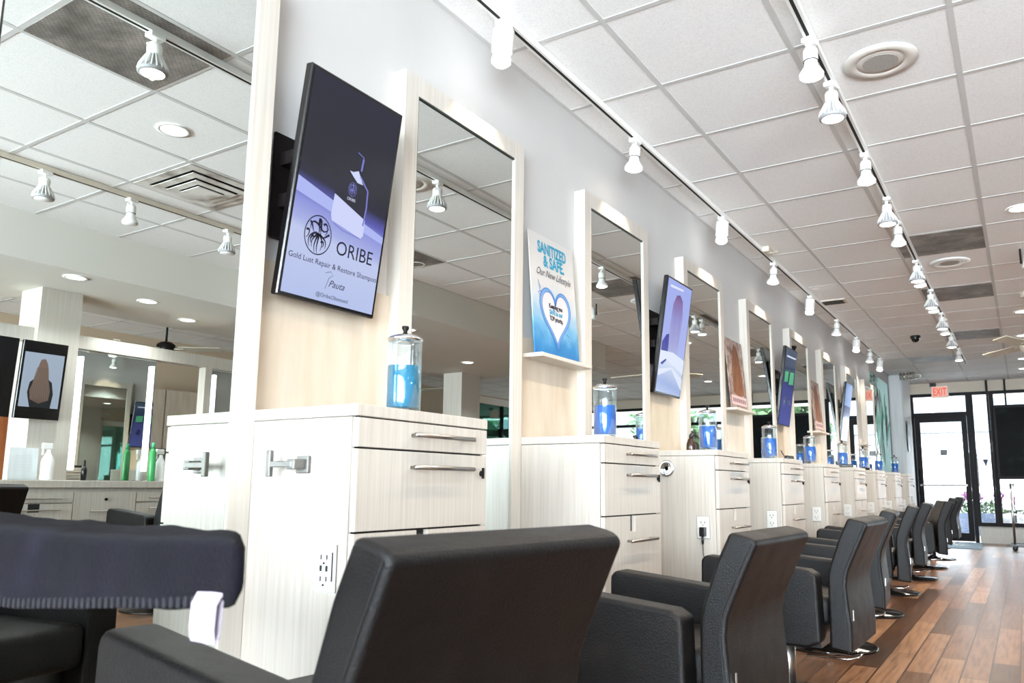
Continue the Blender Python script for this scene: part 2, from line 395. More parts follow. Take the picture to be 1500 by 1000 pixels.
for nm, k, cnt in (('dark_reflected_leaves', 'leaf_reflection_dark', 16), ('pale_reflected_leaves', 'leaf_reflection_pale', 14)):
    A.poly(nm, [leaf(R_.uniform(.1, 1.3), R_.uniform(1.2, 2.0), R_.uniform(.4, .75), R_.uniform(.7, 2.2), R_.uniform(.04, .08)) for _ in range(cnt)], k, 1 if k == 'leaf_reflection_dark' else 2)

# ------------------------------------------------------------------ station cabinets
CX = .445; CT = 1.12; CW = .556
def bar_handle(p, x, y0, y1, z):
    h = MB(); h.tube([(x+.03, y0, z), (x+.03, y1, z)], .0065, 10)
    for y in (y0+.02, y1-.02): h.tube([(x, y, z), (x+.03, y, z)], .005, 8)
    return h.obj('handle', 'steel', p, True)
def outlet(parent, x, z, usb=False):
    o = MB(); wd = .075 if usb else .07
    gs = MB().box(x-wd/2-.002, x+wd/2+.002, -.0015, 0, z-.061, z+.060)  # darker rim added to draw the shaded gap around the plate
    o.box(x-wd/2, x+wd/2, -.007, 0, z-.058, z+.058, .004, 2)
    o = o.obj('outlet', 'outlet_plate', parent)
    q = MB()
    for dz in (.026, -.026):
        for dx in (-.010, .010): q.box(x+dx-.0015, x+dx+.0015, -.0085, -.006, z+dz-.005, z+dz+.007)
        q.box(x-.003, x+.003, -.0085, -.006, z+dz-.016, z+dz-.011)
    if usb:
        for dx in (-.010, .010): q.box(x+dx-.0035, x+dx+.0035, -.0085, -.006, z-.007, z+.007)
        q.box(x+.027, x+.031, -.0085, -.006, z-.03, z+.04)
    q.obj('socket', 'slot', o); gs.obj('gap_shade', 'steel', o); return o
def make_cabinet():
    t = thing('station_cabinet', 'x', 'cabinet', group='cream station cabinets along the left wall')
    b = MB(); b.box(0.02, CX-.02, 0, CW, .04, CT-.032); b.box(.05, CX-.05, .01, CW-.01, 0, .04)
    b.obj('body', 'laminate', t)
    MB().box(0.017, CX, -.002, CW, CT-.03, CT, .0015, 1).obj('top', 'laminate', t)
    MB().box(CX-.021, CX-.018, .012, CW-.012, .05, CT-.03).obj('reveal', 'slot', t)
    zs = [(1.013, 1.086), (.805, 1.008)]
    for i, (a, z) in enumerate(zs):
        dr = MB().box(CX-.018, CX, .003, CW-.003, a, z, .001, 1).obj('drawer', 'laminate', t)
        bar_handle(dr, CX, .187, .45, (1.052, .966)[i])
    q = MB(); q.lathe([(0, -.004), (.009, -.004), (.009, .004), (0, .004)], 14, T((CX+.003, .525, .955)) @ RY(PI/2)); q.box(CX+.004, CX+.012, .5235, .5265, .940, .972); q.obj('lock', 'dark_metal', dr)
    # lower drawer with a cut-out slot for tool cords
    dr = MB(); s0, s1 = .235, .285
    dr.box(CX-.018, CX, .003, s0, .42, .80); dr.box(CX-.018, CX, s1, CW-.003, .42, .80); dr.box(CX-.018, CX, s0, s1, .42, .735)
    dr = dr.obj('drawer', 'laminate', t); bar_handle(dr, CX, .187, .45, .70)
    dr = MB().box(CX-.018, CX, .003, CW-.003, .05, .415, .001, 1).obj('drawer', 'laminate', t); bar_handle(dr, CX, .187, .45, .33)
    return t
cb0 = make_cabinet()
cabs = {1: cb0}
for n in range(2, 10): cabs[n] = dup(cb0)
CL = {1: 'nearest cream cabinet, with a steel hook on its side and teal jar on top', 2: 'second cream cabinet, under the water-heart poster, with the second blue jar on top',
      3: 'third cream cabinet, with a black charger plugged into its side outlet', 4: 'fourth cream cabinet, under the orange-brown hair poster',
      5: 'fifth cream cabinet, under the dark blue third screen', 6: 'sixth cream cabinet along the left wall', 7: 'seventh cream cabinet, under the fourth screen',
      8: 'eighth cream cabinet, last but one of the row', 9: 'last cream cabinet of the row, nearest the exit door'}
for n in cabs:
    cabs[n].location = (0, Y0(n), 0); cabs[n]['label'] = CL[n]
outlet(cabs[1], .358, .715, True)
for n in range(3, 10): outlet(cabs[n], .355, .705)
# towel hook on cabinet 1
q = MB(); q.box(.244, .288, -.012, 0, .948, .992, .002, 1); q.box(.252, .28, -.05, -.012, .957, .983, .002, 1); q.box(.19, .27, -.052, -.04, .962, .978, .002, 1)
q.box(.176, .192, -.053, -.039, .938, 1.006, .002, 1)
q = q.obj('towel_hook', mat('satin_nickel', c(112, 110, 106), .5, .6), cabs[1])
# round cable plate on cabinet 3
MB().lathe([(0, 0), (.012, 0), (.03, .004), (.044, .010), (.047, .003), (.047, 0)], 28, T((.15, 0, 1.02)) @ RX(PI/2)).obj('round_knob', 'chrome', cabs[3], True)
# charger in the outlet of cabinet 3
t = thing('phone_charger', 'small black charger with a cord plugged into the third cabinet', 'charger', (.36, Y0(3), .69))
MB().box(-.016, .016, -.04, -.009, -.03, .018, .004, 2).obj('plug_body', 'black', t)
MB().tube([(0, -.03, -.028), (0, -.03, -.07)], .006).tube([(0, -.03, -.07), (.002, -.032, -.12), (.012, -.035, -.16), (.03, -.036, -.2), (.034, -.03, -.3), (.02, -.03, -.55), (0, -.03, -.66)], .0025, 6).obj('cord', 'black', t, True)

# ------------------------------------------------------------------ disinfectant jars
def make_jar(liq):
    t = thing('disinfectant_jar', 'x', 'jar', group='glass disinfectant jars on the station cabinets')
    MB().lathe([(0, 0), (.054, 0), (.055, .006), (.055, .018), (.050, .024), (0, .024)], 28).obj('base', 'glass', t, True)
    MB().lathe([(0, .022), (.0515, .022), (.053, .026), (.053, .232), (.047, .24), (.045, .24), (.051, .23), (.051, .028), (0, .028)], 32, caps=False).obj('glass_cylinder', 'glass', t, True)
    MB().lathe([(0, .030), (.048, .030), (.0495, .034), (.0495, .158), (.0, .158)], 32).obj('liquid', liq, t, True)
    ld = MB().lathe([(0, .236), (.054, .236), (.055, .243), (.046, .25), (.028, .257), (.012, .26), (0, .26)], 28).obj('lid', 'chrome', t, True)
    MB().lathe([(0, .258), (.007, .258), (.006, .268), (.011, .276), (.011, .283), (0, .285)], 14).obj('knob', 'dark_metal', ld, True)
    return t
j1 = make_jar('teal_liquid'); j2 = make_jar('blue_liquid')
JX = {1: .25, 2: .255, 3: .257, 4: .253, 5: .24, 6: .26, 7: .24, 8: .21, 9: .23}
JL = {1: 'glass jar of teal disinfectant on the nearest cabinet', 2: 'glass jar of blue disinfectant on the second cabinet, in front of a mirror', 3: 'glass jar of blue disinfectant on the third cabinet, beside a dark bottle',
      4: 'glass jar of blue disinfectant on the fourth cabinet', 5: 'glass jar of blue disinfectant on the fifth cabinet', 6: 'glass jar of blue disinfectant on the sixth cabinet',
      7: 'small looking blue jar on the seventh cabinet', 8: 'small looking blue jar on the eighth cabinet in front of teal glass', 9: 'tiny looking blue jar on the last cabinet'}
for n in range(1, 10):
    o = j1 if n == 1 else (j2 if n == 2 else dup(j2)); o.location = (JX[n], Y0(n)+.385, CT); o['label'] = JL[n]
# small dark grooming tools on some cabinets
def tool(loc, rz, label):
    t = thing('spray_bottle', label, 'bottle', loc, rz)
    MB().lathe([(0, 0), (.026, 0), (.028, .01), (.027, .045), (.018, .07), (.011, .078), (0, .078)], 20).obj('bottle_body', M['amber'], t, True)
    MB().lathe([(0, .078), (.012, .078), (.013, .09), (.008, .1), (0, .1)], 14).box(-.006, .03, -.006, .006, .09, .104, .003, 1).obj('nozzle', 'black', t, True)
M['amber'] = mat('amber_glass', c(52, 34, 26), .15)
tool((.225, Y0(3)+.19, CT), .6, 'small dark brown bottle beside the third jar')
def clipper(loc, rz, label):
    t = thing('hair_clipper', label, 'hair clipper', loc, rz)
    MB().box(-.08, .04, -.02, .02, 0.002, .034, .012, 3).obj('clipper_body', 'black', t)
    MB().box(.04, .065, -.018, .018, .006, .024, .003, 1).obj('blade', 'steel', t)
    MB().tube([(-.08, 0, .015), (-.10, .01, .03), (-.09, .03, .06), (-.06, .045, .07)], .004, 6).obj('cord', 'black', t)
clipper((.37, Y0(4)+.49, CT), 1.5, 'black clipper lying right of the fourth jar')
clipper((.35, Y0(6)+.2, CT), .3, 'black clipper on the sixth cabinet')
clipper((.3, Y0(7)+.2, CT), 1.0, 'black clipper on the seventh cabinet')

# ------------------------------------------------------------------ screens
def gradient(name, stops, v0, v1, axis=2, st=1.0, skew=0, geo=False):
    m = emit(name, (1, 1, 1), st*.36); t = NT(m); tc = t.n('ShaderNodeTexCoord'); sp = t.n('ShaderNodeSeparateXYZ'); t.l(tc.outputs['Object'], sp.inputs[0])
    mr_ = t.n('ShaderNodeMapRange'); mr_.inputs[1].default_value = v0; mr_.inputs[2].default_value = v1
    ad = t.n('ShaderNodeMath', operation='MULTIPLY_ADD'); ad.inputs[1].default_value = skew
    t.l(sp.outputs[1], ad.inputs[0]); t.l(sp.outputs[axis], ad.inputs[2]); t.l(ad.outputs[0], mr_.inputs[0])
    r = t.ramp(mr_.outputs[0], stops); t.l(r, t.b.inputs['Emission Color']); t.b.inputs['Roughness'].default_value = .08
    return m
def make_screen(label, y, w=.395, h=.69, group='portrait video screens between the mirrors', x=.068, zb=1.455, tilt=.145, rz=0, back=True):
    t = thing('video_screen', label, 'screen', (x, y, zb), rz, group)
    body = MB(); mt = RY(tilt)
    body.box(-.028, 0, 0, w, 0, h, .004, 1, mt); body = body.obj('bezel', 'bezel', t)
    if back:
        MB().box(-.045, -.028, .06, w-.06, .15, h-.12, .006, 1, mt).obj('rear_housing', 'black', t)
        b = MB(); b.box(-x+.017, -x+.027, .0, .3, .18, .5); b.box(-x+.02, -.0, .02, .28, .27, .31); b.box(-x+.02, .02, .02, .28, .40, .44); b.obj('wall_bracket', 'dark_metal', t)
    return t, Art(t, mt @ T((.0006, 0, 0)) @ TO_WALL)
def flat(name, rgb, st=1.0): return emit(name, c(*rgb), st*.36)
M['s_ink'] = mat('screen_ink', c(14, 12, 34), .3); M['s_white'] = flat('s_white', (225, 232, 255)); M['s_violet'] = flat('s_violet', (120, 122, 205))
M['s_navy'] = flat('s_navy', (16, 14, 40))
# screen 1: shampoo advert
t1, A = make_screen('tilted portrait screen showing a shampoo bottle advert above the nearest cabinet', Y0(1)+.038)
w, h = .395, .69
g1 = gradient('advert_sky', [(0, c(190, 205, 250)), (.30, c(205, 216, 255)), (.34, c(178, 188, 245)), (.42, c(150, 156, 235)), (.47, c(92, 92, 190)), (.53, c(20, 18, 50)), (.60, c(14, 11, 34)), (1, c(16, 14, 44))], 0, .70, 2, .85, .12)
A.poly('picture', [[(.012, .012), (w-.012, .012), (w-.012, h-.012), (.012, h-.012)]], g1, 0)
A.poly('picture_floor', [[(.012, .355), (w-.012, .268), (w-.012, .245), (.012, .31)]], flat('s_floor', (172, 182, 242)), 1)
# the bottle
bt = [(.165, .255), (.285, .235), (.29, .24), (.295, .36), (.285, .395), (.255, .405), (.25, .42), (.20, .42), (.155, .39), (.150, .33), (.152, .262)]
A.poly('bottle_body', [[(.158, .262), (.285, .238), (.294, .25), (.292, .30), (.155, .345), (.152, .28)]], flat('s_bottle', (205, 212, 250)), 2)
A.poly('bottle_shadow', [[(.155, .345), (.292, .30), (.288, .385), (.262, .40), (.20, .415), (.165, .395)]], 's_navy', 2)
A.poly('bottle_edge', Art.strip([(.246, .428), (.268, .408), (.286, .392), (.290, .34), (.286, .28)], .006)+Art.strip([(.165, .256), (.205, .243), (.283, .237)], .003), 's_violet', 3)
A.poly('bottle_neck', [[(.20, .432), (.214, .432), (.236, .442), (.250, .422), (.262, .405), (.238, .405), (.218, .418)]], flat('s_neck', (205, 215, 250)), 3)
A.poly('bottle_pump', [[(.226, .448), (.25, .445), (.252, .49), (.228, .494)]], 's_navy', 3)
A.poly('bottle_pump_light', [[(.243, .445), (.25, .444), (.253, .484), (.246, .487)], [(.222, .496), (.252, .487), (.252, .490), (.223, .499)]], 's_violet', 4)
def emblem(A, cx, cy, rx, ry, m, lay, k=1):
    st = Art.ring(cx, cy, rx, ry, .0034*k)
    S_ = lambda pts, w0, w1: Art.strip([(cx+x*rx, cy+y*ry) for x, y in pts], w0*k, w1*k)
    def cv(p0, p1, p2, p3, n=10):
        o = []
        for i in range(n+1):
            q = i/n; a = (1-q)**3; b = 3*q*(1-q)**2; d_ = 3*q*q*(1-q); e = q**3
            o.append((a*p0[0]+b*p1[0]+d_*p2[0]+e*p3[0], a*p0[1]+b*p1[1]+d_*p2[1]+e*p3[1]))
        return o
    P = [((0, .88), (-.1, .5), (.15, .3), (0, .05)), ((.08, .8), (.2, .5), (.1, .3), (.2, .1)), ((0, .5), (-.5, .8), (-.7, .5), (-.6, .2)), ((.1, .5), (.3, .1), (.6, .3), (.75, .5)),
         ((0, .1), (-.3, -.2), (-.5, -.3), (-.35, -.7)), ((0, .1), (-.1, -.3), (-.3, -.5), (-.1, -.93)), ((.05, .1), (.1, -.3), (-.1, -.6), (.1, -.95)), ((.1, .1), (.3, -.2), (.5, -.3), (.3, -.75)),
         ((.1, .05), (.5, -.1), (.8, -.2), (.6, -.6)), ((-.1, .1), (-.6, .0), (-.8, -.3), (-.55, -.7)), ((-.9, .1), (-.6, .3), (-.6, -.1), (-.85, -.3)), ((.3, .6), (.6, .9), (.8, .3), (.5, .1)),
         ((-.3, -.1), (-.5, -.1), (-.6, -.4), (-.4, -.5)), ((.3, -.35), (.4, -.1), (.65, -.4), (.4, -.55)), ((-.7, .6), (-.4, .4), (-.5, .2), (-.3, .1)), ((.85, .2), (.5, 0), (.5, -.1), (.3, 0))]
    for i, p in enumerate(P): st += S_(cv(*p), .0075 if i > 1 else .009, .0016)
    st.append(Art.disc(cx+.02*rx, cy+.8*ry, .09*rx, .1*ry, 12))
    return A.poly('emblem', st, m, lay)
emblem(A, .222, .378, .017, .022, 's_violet', 4, .35)
A.text('lettering', 'ORIBE', .222, .342, .013, 's_white', 4)
emblem(A, .115, .203, .051, .058, 's_ink', 3)
A.text('lettering', 'ORIBE', .27, .166, .062, 's_ink', 3, width=.155)
A.text('lettering', 'Gold Lust Repair & Restore Shampoo', .199, .117, .024, 's_ink', 3, width=.36)
A.text('lettering', 'Pauta', .215, .062, .03, 's_ink', 3, shear=.4)
A.poly('signature', Art.strip([(.165, .10), (.185, .108), (.196, .098), (.182, .088), (.174, .062), (.171, .052)], .0014), 's_ink', 4)
A.text('lettering', '@OribeObsessed', .205, .026, .017, 's_ink', 3, width=.13)
# screen 2: long pale hair on light blue
t2, A = make_screen('tilted portrait screen with a pale blue long-hair picture above the third cabinet', Y0(3)+.035)
A.poly('picture', [[(.012, .012), (w-.012, .012), (w-.012, h-.012), (.012, h-.012)]], gradient('hair_sky', [(0, c(205, 222, 255)), (.12, c(170, 190, 240)), (.3, c(225, 235, 255)), (.4, c(180, 190, 250)), (1, c(168, 184, 250))], 0, .7, 2, .9, .1), 0)
A.poly('hair', [[(.12, .26), (.11, .42), (.12, .54), (.16, .60), (.21, .61), (.26, .58), (.285, .48), (.275, .34), (.25, .24), (.20, .22), (.15, .22)]], gradient('hair_tone', [(0, c(186, 190, 240)), (.6, c(160, 160, 222)), (.85, c(146, 118, 178)), (1, c(110, 80, 140))], .22, .61, 2, .9), 1)
A.poly('hair_strands', [q for i in range(11) for q in Art.strip([(.135+.012*i, .56-.004*abs(i-5)), (.13+.013*i+.006*math.sin(i), .42), (.125+.014*i, .25+.01*math.sin(i*2))], .0028, .0012)], flat('s_strand', (120, 112, 190), .9), 2)
A.poly('shoulder', [[(.02, .18), (.02, .30), (.07, .35), (.11, .36), (.12, .28), (.11, .20), (.06, .17)]], flat('s_shoulder', (70, 72, 170), .9), 2)
A.poly('white_shape', [[(.012, .17), (.1, .21), (w-.012, .15), (w-.012, .235), (.2, .26), (.012, .25)], [(.012, .10), (.2, .16), (w-.012, .05), (w-.012, .12), (.2, .17), (.012, .14)]], 's_white', 3)
A.poly('light_bar', [[(.05, .63), (.25, .64), (.25, .652), (.05, .645)]], 's_white', 2)
# screen 3: dark blue with a green patch
t3, A = make_screen('dark blue portrait screen with a green patch above the fifth cabinet', Y0(5)+.0)
A.poly('picture', [[(.012, .012), (w-.012, .012), (w-.012, h-.012), (.012, h-.012)]], gradient('dark_advert', [(0, c(88, 98, 180)), (.5, c(70, 78, 150)), (.62, c(36, 44, 88)), (.8, c(60, 78, 110)), (1, c(80, 96, 120))], 0, .7, 2, .8, .1), 0)
A.poly('green_patch', [[(.05, .38), (.16, .39), (.16, .48), (.05, .47)], [(.2, .37), (.36, .38), (.34, .49), (.22, .48)]], flat('s_green', (90, 190, 140), .8), 1)
emblem(A, .12, .22, .04, .05, 's_ink', 1); A.text('lettering', 'ORIBE', .27, .20, .05, 's_ink', 1, width=.14)
A.poly('light_bar', [[(.05, .60), (.35, .61), (.35, .622), (.05, .615)]], 's_white', 2)
# screen 4
t4, A = make_screen('small looking portrait screen with dark and white bands above the seventh cabinet', Y0(7)+.0)
A.poly('picture', [[(.012, .012), (w-.012, .012), (w-.012, h-.012), (.012, h-.012)]], gradient('band_advert', [(0, c(225, 238, 255)), (.38, c(190, 208, 245)), (.4, c(60, 62, 120)), (.58, c(60, 66, 130)), (.6, c(150, 172, 225)), (1, c(120, 146, 200))], 0, .7, 2, .9, 0), 0)

# ------------------------------------------------------------------ posters on little shelves
def shelf(n, label, dy=.07, ln=.46, z=1.492):
    o = MB().box(.001, .115, Y0(n)+dy, Y0(n)+dy+ln, z-.018, z, .002, 1).obj('picture_shelf', 'frame_laminate'); return tag(o, label, 'shelf', 'little picture shelves between the mirrors')
shelf(2, 'thin cream shelf holding the water-heart poster'); shelf(4, 'thin cream shelf holding the orange-brown hair poster'); shelf(6, 'thin cream shelf above the sixth cabinet'); shelf(8, 'thin cream shelf above the eighth cabinet')
def ink(name, rgb): return mat(name, c(*rgb), .5)
def poster(n, label, w, h, m, dy=.085):
    t = thing('poster', label, 'poster', (.07, Y0(n)+dy, 1.4925), 0)
    mt = RY(-.075)
    MB().box(-.006, 0, 0, w, .001, h, 0, 1, mt).obj('board', m, t)
    return t, Art(t, mt @ T((.0006, 0, 0)) @ TO_WALL)
m = ink('poster_water', (240, 238, 236)); q = NT(m); tc = q.n('ShaderNodeTexCoord'); sp = q.n('ShaderNodeSeparateXYZ'); q.l(tc.outputs['Object'], sp.inputs[0])
nz = q.noise(q.coord((1, 1, 1)), 12, 4); ad = q.n('ShaderNodeMath', operation='MULTIPLY_ADD'); ad.inputs[1].default_value = .16; q.l(nz, ad.inputs[0]); q.l(sp.outputs[2], ad.inputs[2])
q.l(q.ramp(ad.outputs[0], [(.04, c(22, 88, 146)), (.14, c(40, 116, 168)), (.22, c(98, 154, 188)), (.34, c(176, 186, 192)), (.42, c(198, 193, 189))]), q.b.inputs['Base Color'])
t, A = poster(2, 'poster reading SANITIZED & SAFE over a blue water heart', .40, .57, m)
M['p_cyan'] = ink('p_cyan', (34, 142, 172)); M['p_dark'] = ink('p_dark', (28, 29, 44)); M['p_blue'] = ink('p_blue', (58, 110, 180)); M['p_light'] = ink('p_light', (104, 146, 190)); M['p_white'] = ink('p_white', (202, 195, 195))
A.text('lettering', 'SANITIZED', .20, .485, .075, 'p_cyan', 2, width=.26, bold=.0028)
A.text('lettering', '& SAFE.', .21, .425, .075, 'p_cyan', 2, width=.19, bold=.0028)
A.text('lettering', 'Our New Lifestyle', .20, .375, .05, 'p_dark', 2, width=.31, shear=.5)
def heart(cx, cy, r_, n=44, sc=1):
    o = []
    for i in range(n+1):
        a = 2*PI*i/n; x = 16*math.sin(a)**3; y = 13*math.cos(a)-5*math.cos(2*a)-2*math.cos(3*a)-math.cos(4*a)
        o.append((cx+x*r_/16*sc, cy+y*r_/16*1.12*sc))
    return o
A.poly('heart_fill', [[(x, y) for x, y in heart(.2, .205, .125)][:-1]], 'p_white', 2)
A.poly('heart_water', Art.strip(heart(.2, .205, .132), .017), 'p_light', 3)
A.poly('heart_outline', Art.strip(heart(.2, .205, .139), .005)+Art.strip(heart(.2, .205, .121), .004)+Art.strip([(.075, .30), (.05, .285), (.07, .275)], .004)+Art.strip([(.075, .31), (.055, .35), (.065, .30)], .004)+Art.strip([(.29, .13), (.33, .115), (.30, .105), (.335, .09)], .004), 'p_blue', 4)
A.text('lettering', 'Keeping you', .2, .232, .03, 'p_dark', 5, width=.12, bold=.0012)
A.text('lettering', 'SAFE is our', .2, .203, .03, 'p_cyan', 5, width=.12, bold=.0014)
A.text('lettering', 'TOP priority.', .2, .174, .03, 'p_dark', 5, width=.12, bold=.0012)
def hair_poster(n, label):
    m = noisy('poster_collage%d' % n, [(.3, c(84, 62, 58)), (.45, c(132, 108, 100)), (.6, c(172, 154, 144)), (.7, c(112, 80, 64))], (1, 1, 1), 14, .45)
    t, A = poster(n, label, .40, .53, m, .09)
    A.poly('hair', [[(.09, .12), (.10, .30), (.14, .43), (.19, .50), (.25, .49), (.30, .40), (.33, .26), (.34, .12), (.22, .09)]], noisy('auburn%d' % n, [(.3, c(72, 40, 22)), (.5, c(124, 74, 42)), (.7, c(160, 108, 68))], (1, 14, 1.5), 8, .5), 1)
    A.poly('hair_shade', Art.strip([(.2, .5), (.17, .4), (.15, .3), (.14, .16)], .012, .004)+Art.strip([(.25, .48), (.27, .36), (.26, .22), (.28, .12)], .014, .004), ink('hair_dk%d' % n, (84, 50, 34)), 2)
    A.poly('caption_band', [[(.02, .03), (.38, .03), (.38, .10), (.02, .10)]], ink('cap%d' % n, (200, 176, 176)), 3)
    A.poly('caption', [[(.05+.045*i, .05), (.08+.045*i, .05), (.08+.045*i, .08), (.05+.045*i, .08)] for i in range(7)], ink('capd%d' % n, (120, 80, 86)), 4)
hair_poster(4, 'orange-brown poster of long wavy hair above the fourth cabinet')
hair_poster(6, 'pale brown hair poster seen edge-on above the sixth cabinet')

# ------------------------------------------------------------------ styling chairs
def make_chair():
    t = thing('styling_chair', 'x', 'chair', group='black leather styling chairs in front of the mirrors')
    PR = [(.34, .80), (.30, .717), (.258, .60), (.250, .565), (.248, .50), (.248, .365), (.246, .275), (.334, .262), (.336, .372), (.328, .445), (.322, .525), (.330, .578), (.35, .625), (.384, .70), (.418, .772), (.40, .788)]
    b = MB().prism(PR, 'y', -.262, .262).obj('backrest', 'leather', t); bev(b, .014, 3)
    for s_ in (-1, 1):
        pts = []
        for sy in (.262,):
            y = s_*(sy+.0015); fr = [PR[i] for i in range(0, 7)]; bk = PR[7:]
            pts.append([(x, y, z) for x, z in bk])
        # stitched seam along the rear edge of the side panel
        MB().tube([(x-.016, y-.0012*s_, z) for x, z in PR[7:15]], .0016, 5).obj('seam', 'leather', b)
    ARM = [(-.285, .30), (-.28, .603), (-.26, .622), (.18, .585), (.215, .565), (.222, .30), (.17, .275), (-.25, .275)]
    for s_ in (-1, 1):
        y0, y1 = sorted((s_*.205, s_*.302))
        a = MB().prism(ARM, 'y', y0, y1).obj('armrest', 'leather', t); bev(a, .016, 3)
    s = MB().box(-.29, .245, -.203, .203, .35, .475, .03, 3).obj('seat', 'leather', t, True)
    MB().box(-.2, .2, -.2, .2, .262, .35).obj('seat_plate', 'black', t)
    MB().lathe([(0, .02), (.0375, .02), (.0375, .27), (0, .27)], 24).obj('column', 'steel', t, True)
    MB().lathe([(0, .0), (.27, 0), (.272, .008), (.262, .014), (.06, .024), (.05, .04), (0, .04)], 48).obj('base', 'dark_base', t, True)
    f = MB(); f.tube([(-.15, -.07, .27), (-.28, -.07, .26), (-.46, -.07, .16)], .01).tube([(-.15, .07, .27), (-.28, .07, .26), (-.46, .07, .16)], .01).tube([(-.46, -.17, .16), (-.46, .17, .16)], .014)
    f.obj('footrest', 'chrome', t, True)
    MB().tube([(.1, -.05, .2), (.27, -.05, .20), (.31, -.04, .21), (.31, .04, .21), (.27, .05, .20), (.1, .05, .2)], .005).obj('pump_lever', 'chrome', t, True)
    MB().box(.3365, .340, -.235, -.228, .39, .43, 0).obj('brand_tab', 'steel', b)
    return t
M['dark_base'] = mat('dark_base', c(38, 33, 31), .14, .7)
ch0 = make_chair()
CH = [(1, .80, 1.045, -7, .055, 'nearest black leather styling chair, its big back filling the bottom middle'),
      (2, .82, 2.38, -2, 0, 'second black styling chair, with both armrests in view right of the nearest'),
      (3, .878, 3.70, -1, 0, 'third black styling chair, its steel column showing below the second'),
      (4, .79, 4.98, 5, .0, 'fourth black styling chair in the row'),
      (5, .75, 6.42, 6, .0, 'fifth black styling chair in the row, turned a little towards the mirror'),
      (6, .72, 7.77, 3, .0, 'sixth black styling chair in the row'),
      (7, .75, 9.12, 14, .0, 'seventh black styling chair, turned so its dark side shows'),
      (8, .73, 10.47, 5, .02, 'eighth black styling chair, last but one before the door'),
      (9, .73, 11.8, 0, .02, 'farthest black styling chair, in front of the exit door')]
def raise_chair(t, dz):
    if dz:
        for k in kids(t):
            if k.name.split('.')[0] not in ('base',): k.location.z += dz if k.name.split('.')[0] != 'column' else dz*.9
for i, (n, x, y, r_, dz, lab) in enumerate(CH):
    o = ch0 if i == 0 else None
    if o is None: o = dup(ch1src, (x, y, 0), math.radians(r_), lab)
    else:
        ch1src = dup(ch0); ch1src['label'] = 'x'
        o.location = (x, y, 0); o.rotation_euler = (0, 0, math.radians(r_)); o['label'] = lab
    raise_chair(o, dz)
# chairs of the opposite row, seen in the mirrors
for i, (y, lab) in enumerate(((2.18, 'black chair of the opposite row, reflected at the far left behind the towel'), (3.62, 'black chair of the opposite row, reflected beside the white cabinet side'),
                              (5.0, 'third chair of the opposite row, reflected in the mirror'))):
    o = dup(ch1src, (3.78, y, 0), PI, lab); o['group'] = 'black chairs of the opposite row'; raise_chair(o, .11)
for k in kids(ch1src):
    for kk in kids(k): bpy.data.objects.remove(kk)
    bpy.data.objects.remove(k)
bpy.data.objects.remove(ch1src)

# ------------------------------------------------------------------ towel on a trolley tray at the left
tt = thing('salon_trolley', 'slim dark salon trolley under the navy towel at the left edge', 'trolley', (.2, .64, 0))
MB().box(-.08, .68, -.045, .03, .785, .80, .003, 1).obj('tray', 'black', tt)
MB().lathe([(0, .05), (.014, .05), (.014, .785), (0, .785)], 14).obj('post', 'chrome', tt, True)
MB().box(-.09, .15, -.02, .02, .035, .05).box(-.02, .02, -.16, .06, .035, .05).obj('base', 'black', tt)
cs = MB()
for x, y in ((-.08, 0), (.14, 0), (0, -.14), (0, .05)): cs.lathe([(0, -.012), (.018, -.012), (.018, .012), (0, .012)], 12, T((x, y, .018)) @ RX(PI/2))
cs.obj('casters', 'black', tt)
import mathutils.noise as mn
bm = bmesh.new(); NX, NS = 90, 72
x0, x1 = .085, 1.12
rows = []
for i in range(NX+1):
    x = x0+(x1-x0)*i/NX
    e = max(0, (x-(x1-.03))/.03); sh = math.sqrt(max(0, 1-e*e))       # rounded right end
    sh = .5+.5*sh
    yf = .585; yb = .80-.035*max(0, x-.2)-(.075*max(0, (x-.62)/.48))
    zt = .866-.006*math.sin((x-.2)*5)-.012*max(0, (x-.6)/.5); zb = .735+.085*max(0, x-.60)
    ring = []
    for k in range(NS):
        a = 2*PI*k/NS; ca, sa = math.cos(a), math.sin(a)
        sg = lambda v, p: math.copysign(abs(v)**p, v)
        yc, hy = (yf+yb)/2, (yb-yf)/2; zc, hz = (zt+zb)/2, (zt-zb)/2
        y = yc+hy*sg(ca, .35)*(.8+.2*sh); z = zc+hz*sg(sa, .38)*sh
        if sa > 0: z -= .010*math.sin(PI*(y-yf)/(yb-yf))*min(1, (x1-x)/.3)
        nn = mn.noise(Vector((x*6, y*7, z*8)))*.004+mn.noise(Vector((x*22, y*22, z*22)))*.0018
        xe = 1.843-1.256*max(y, .57)-.02; xx = x0+(x-x0)*(xe-x0)/(1.108-x0); ring.append(bm.verts.new((xx, y+nn*.8, z+nn)))
    rows.append(ring)
for a, b in zip(rows, rows[1:]):
    for k in range(NS): bm.faces.new((a[k], a[(k+1) % NS], b[(k+1) % NS], b[k]))
bm.faces.new(rows[0]); bm.faces.new(rows[-1][::-1])
bmesh.ops.recalc_face_normals(bm, faces=bm.faces[:])
me = bpy.data.meshes.new('towel'); bm.to_mesh(me); bm.free(); me.materials.append(M['towel'])
for p in me.polygons: p.use_smooth = True
tw = bpy.data.objects.new('towel', me); COL.objects.link(tw); tag(tw, 'folded navy blue terry towel with a white tag at the left edge', 'towel')
rb = MB()
for i in range(70):
    x = .12+i*.0135; zz = .742+.085*max(0, x-.60); rb.box(x, x+.006, .5835, .590, zz, zz+.014, .0015, 1)
rb.obj('woven_border', noisy('towel_border', [(.3, c(10, 8, 15)), (.7, c(15, 13, 22))], (1, 1, 1), 60, .9), tw)
q = MB(); P = [(.585, .80), (.5855, .765), (.583, .745), (.584, .71), (.588, .695), (.592, .71), (.592, .75)]
for s_ in range(len(P)-1): pass
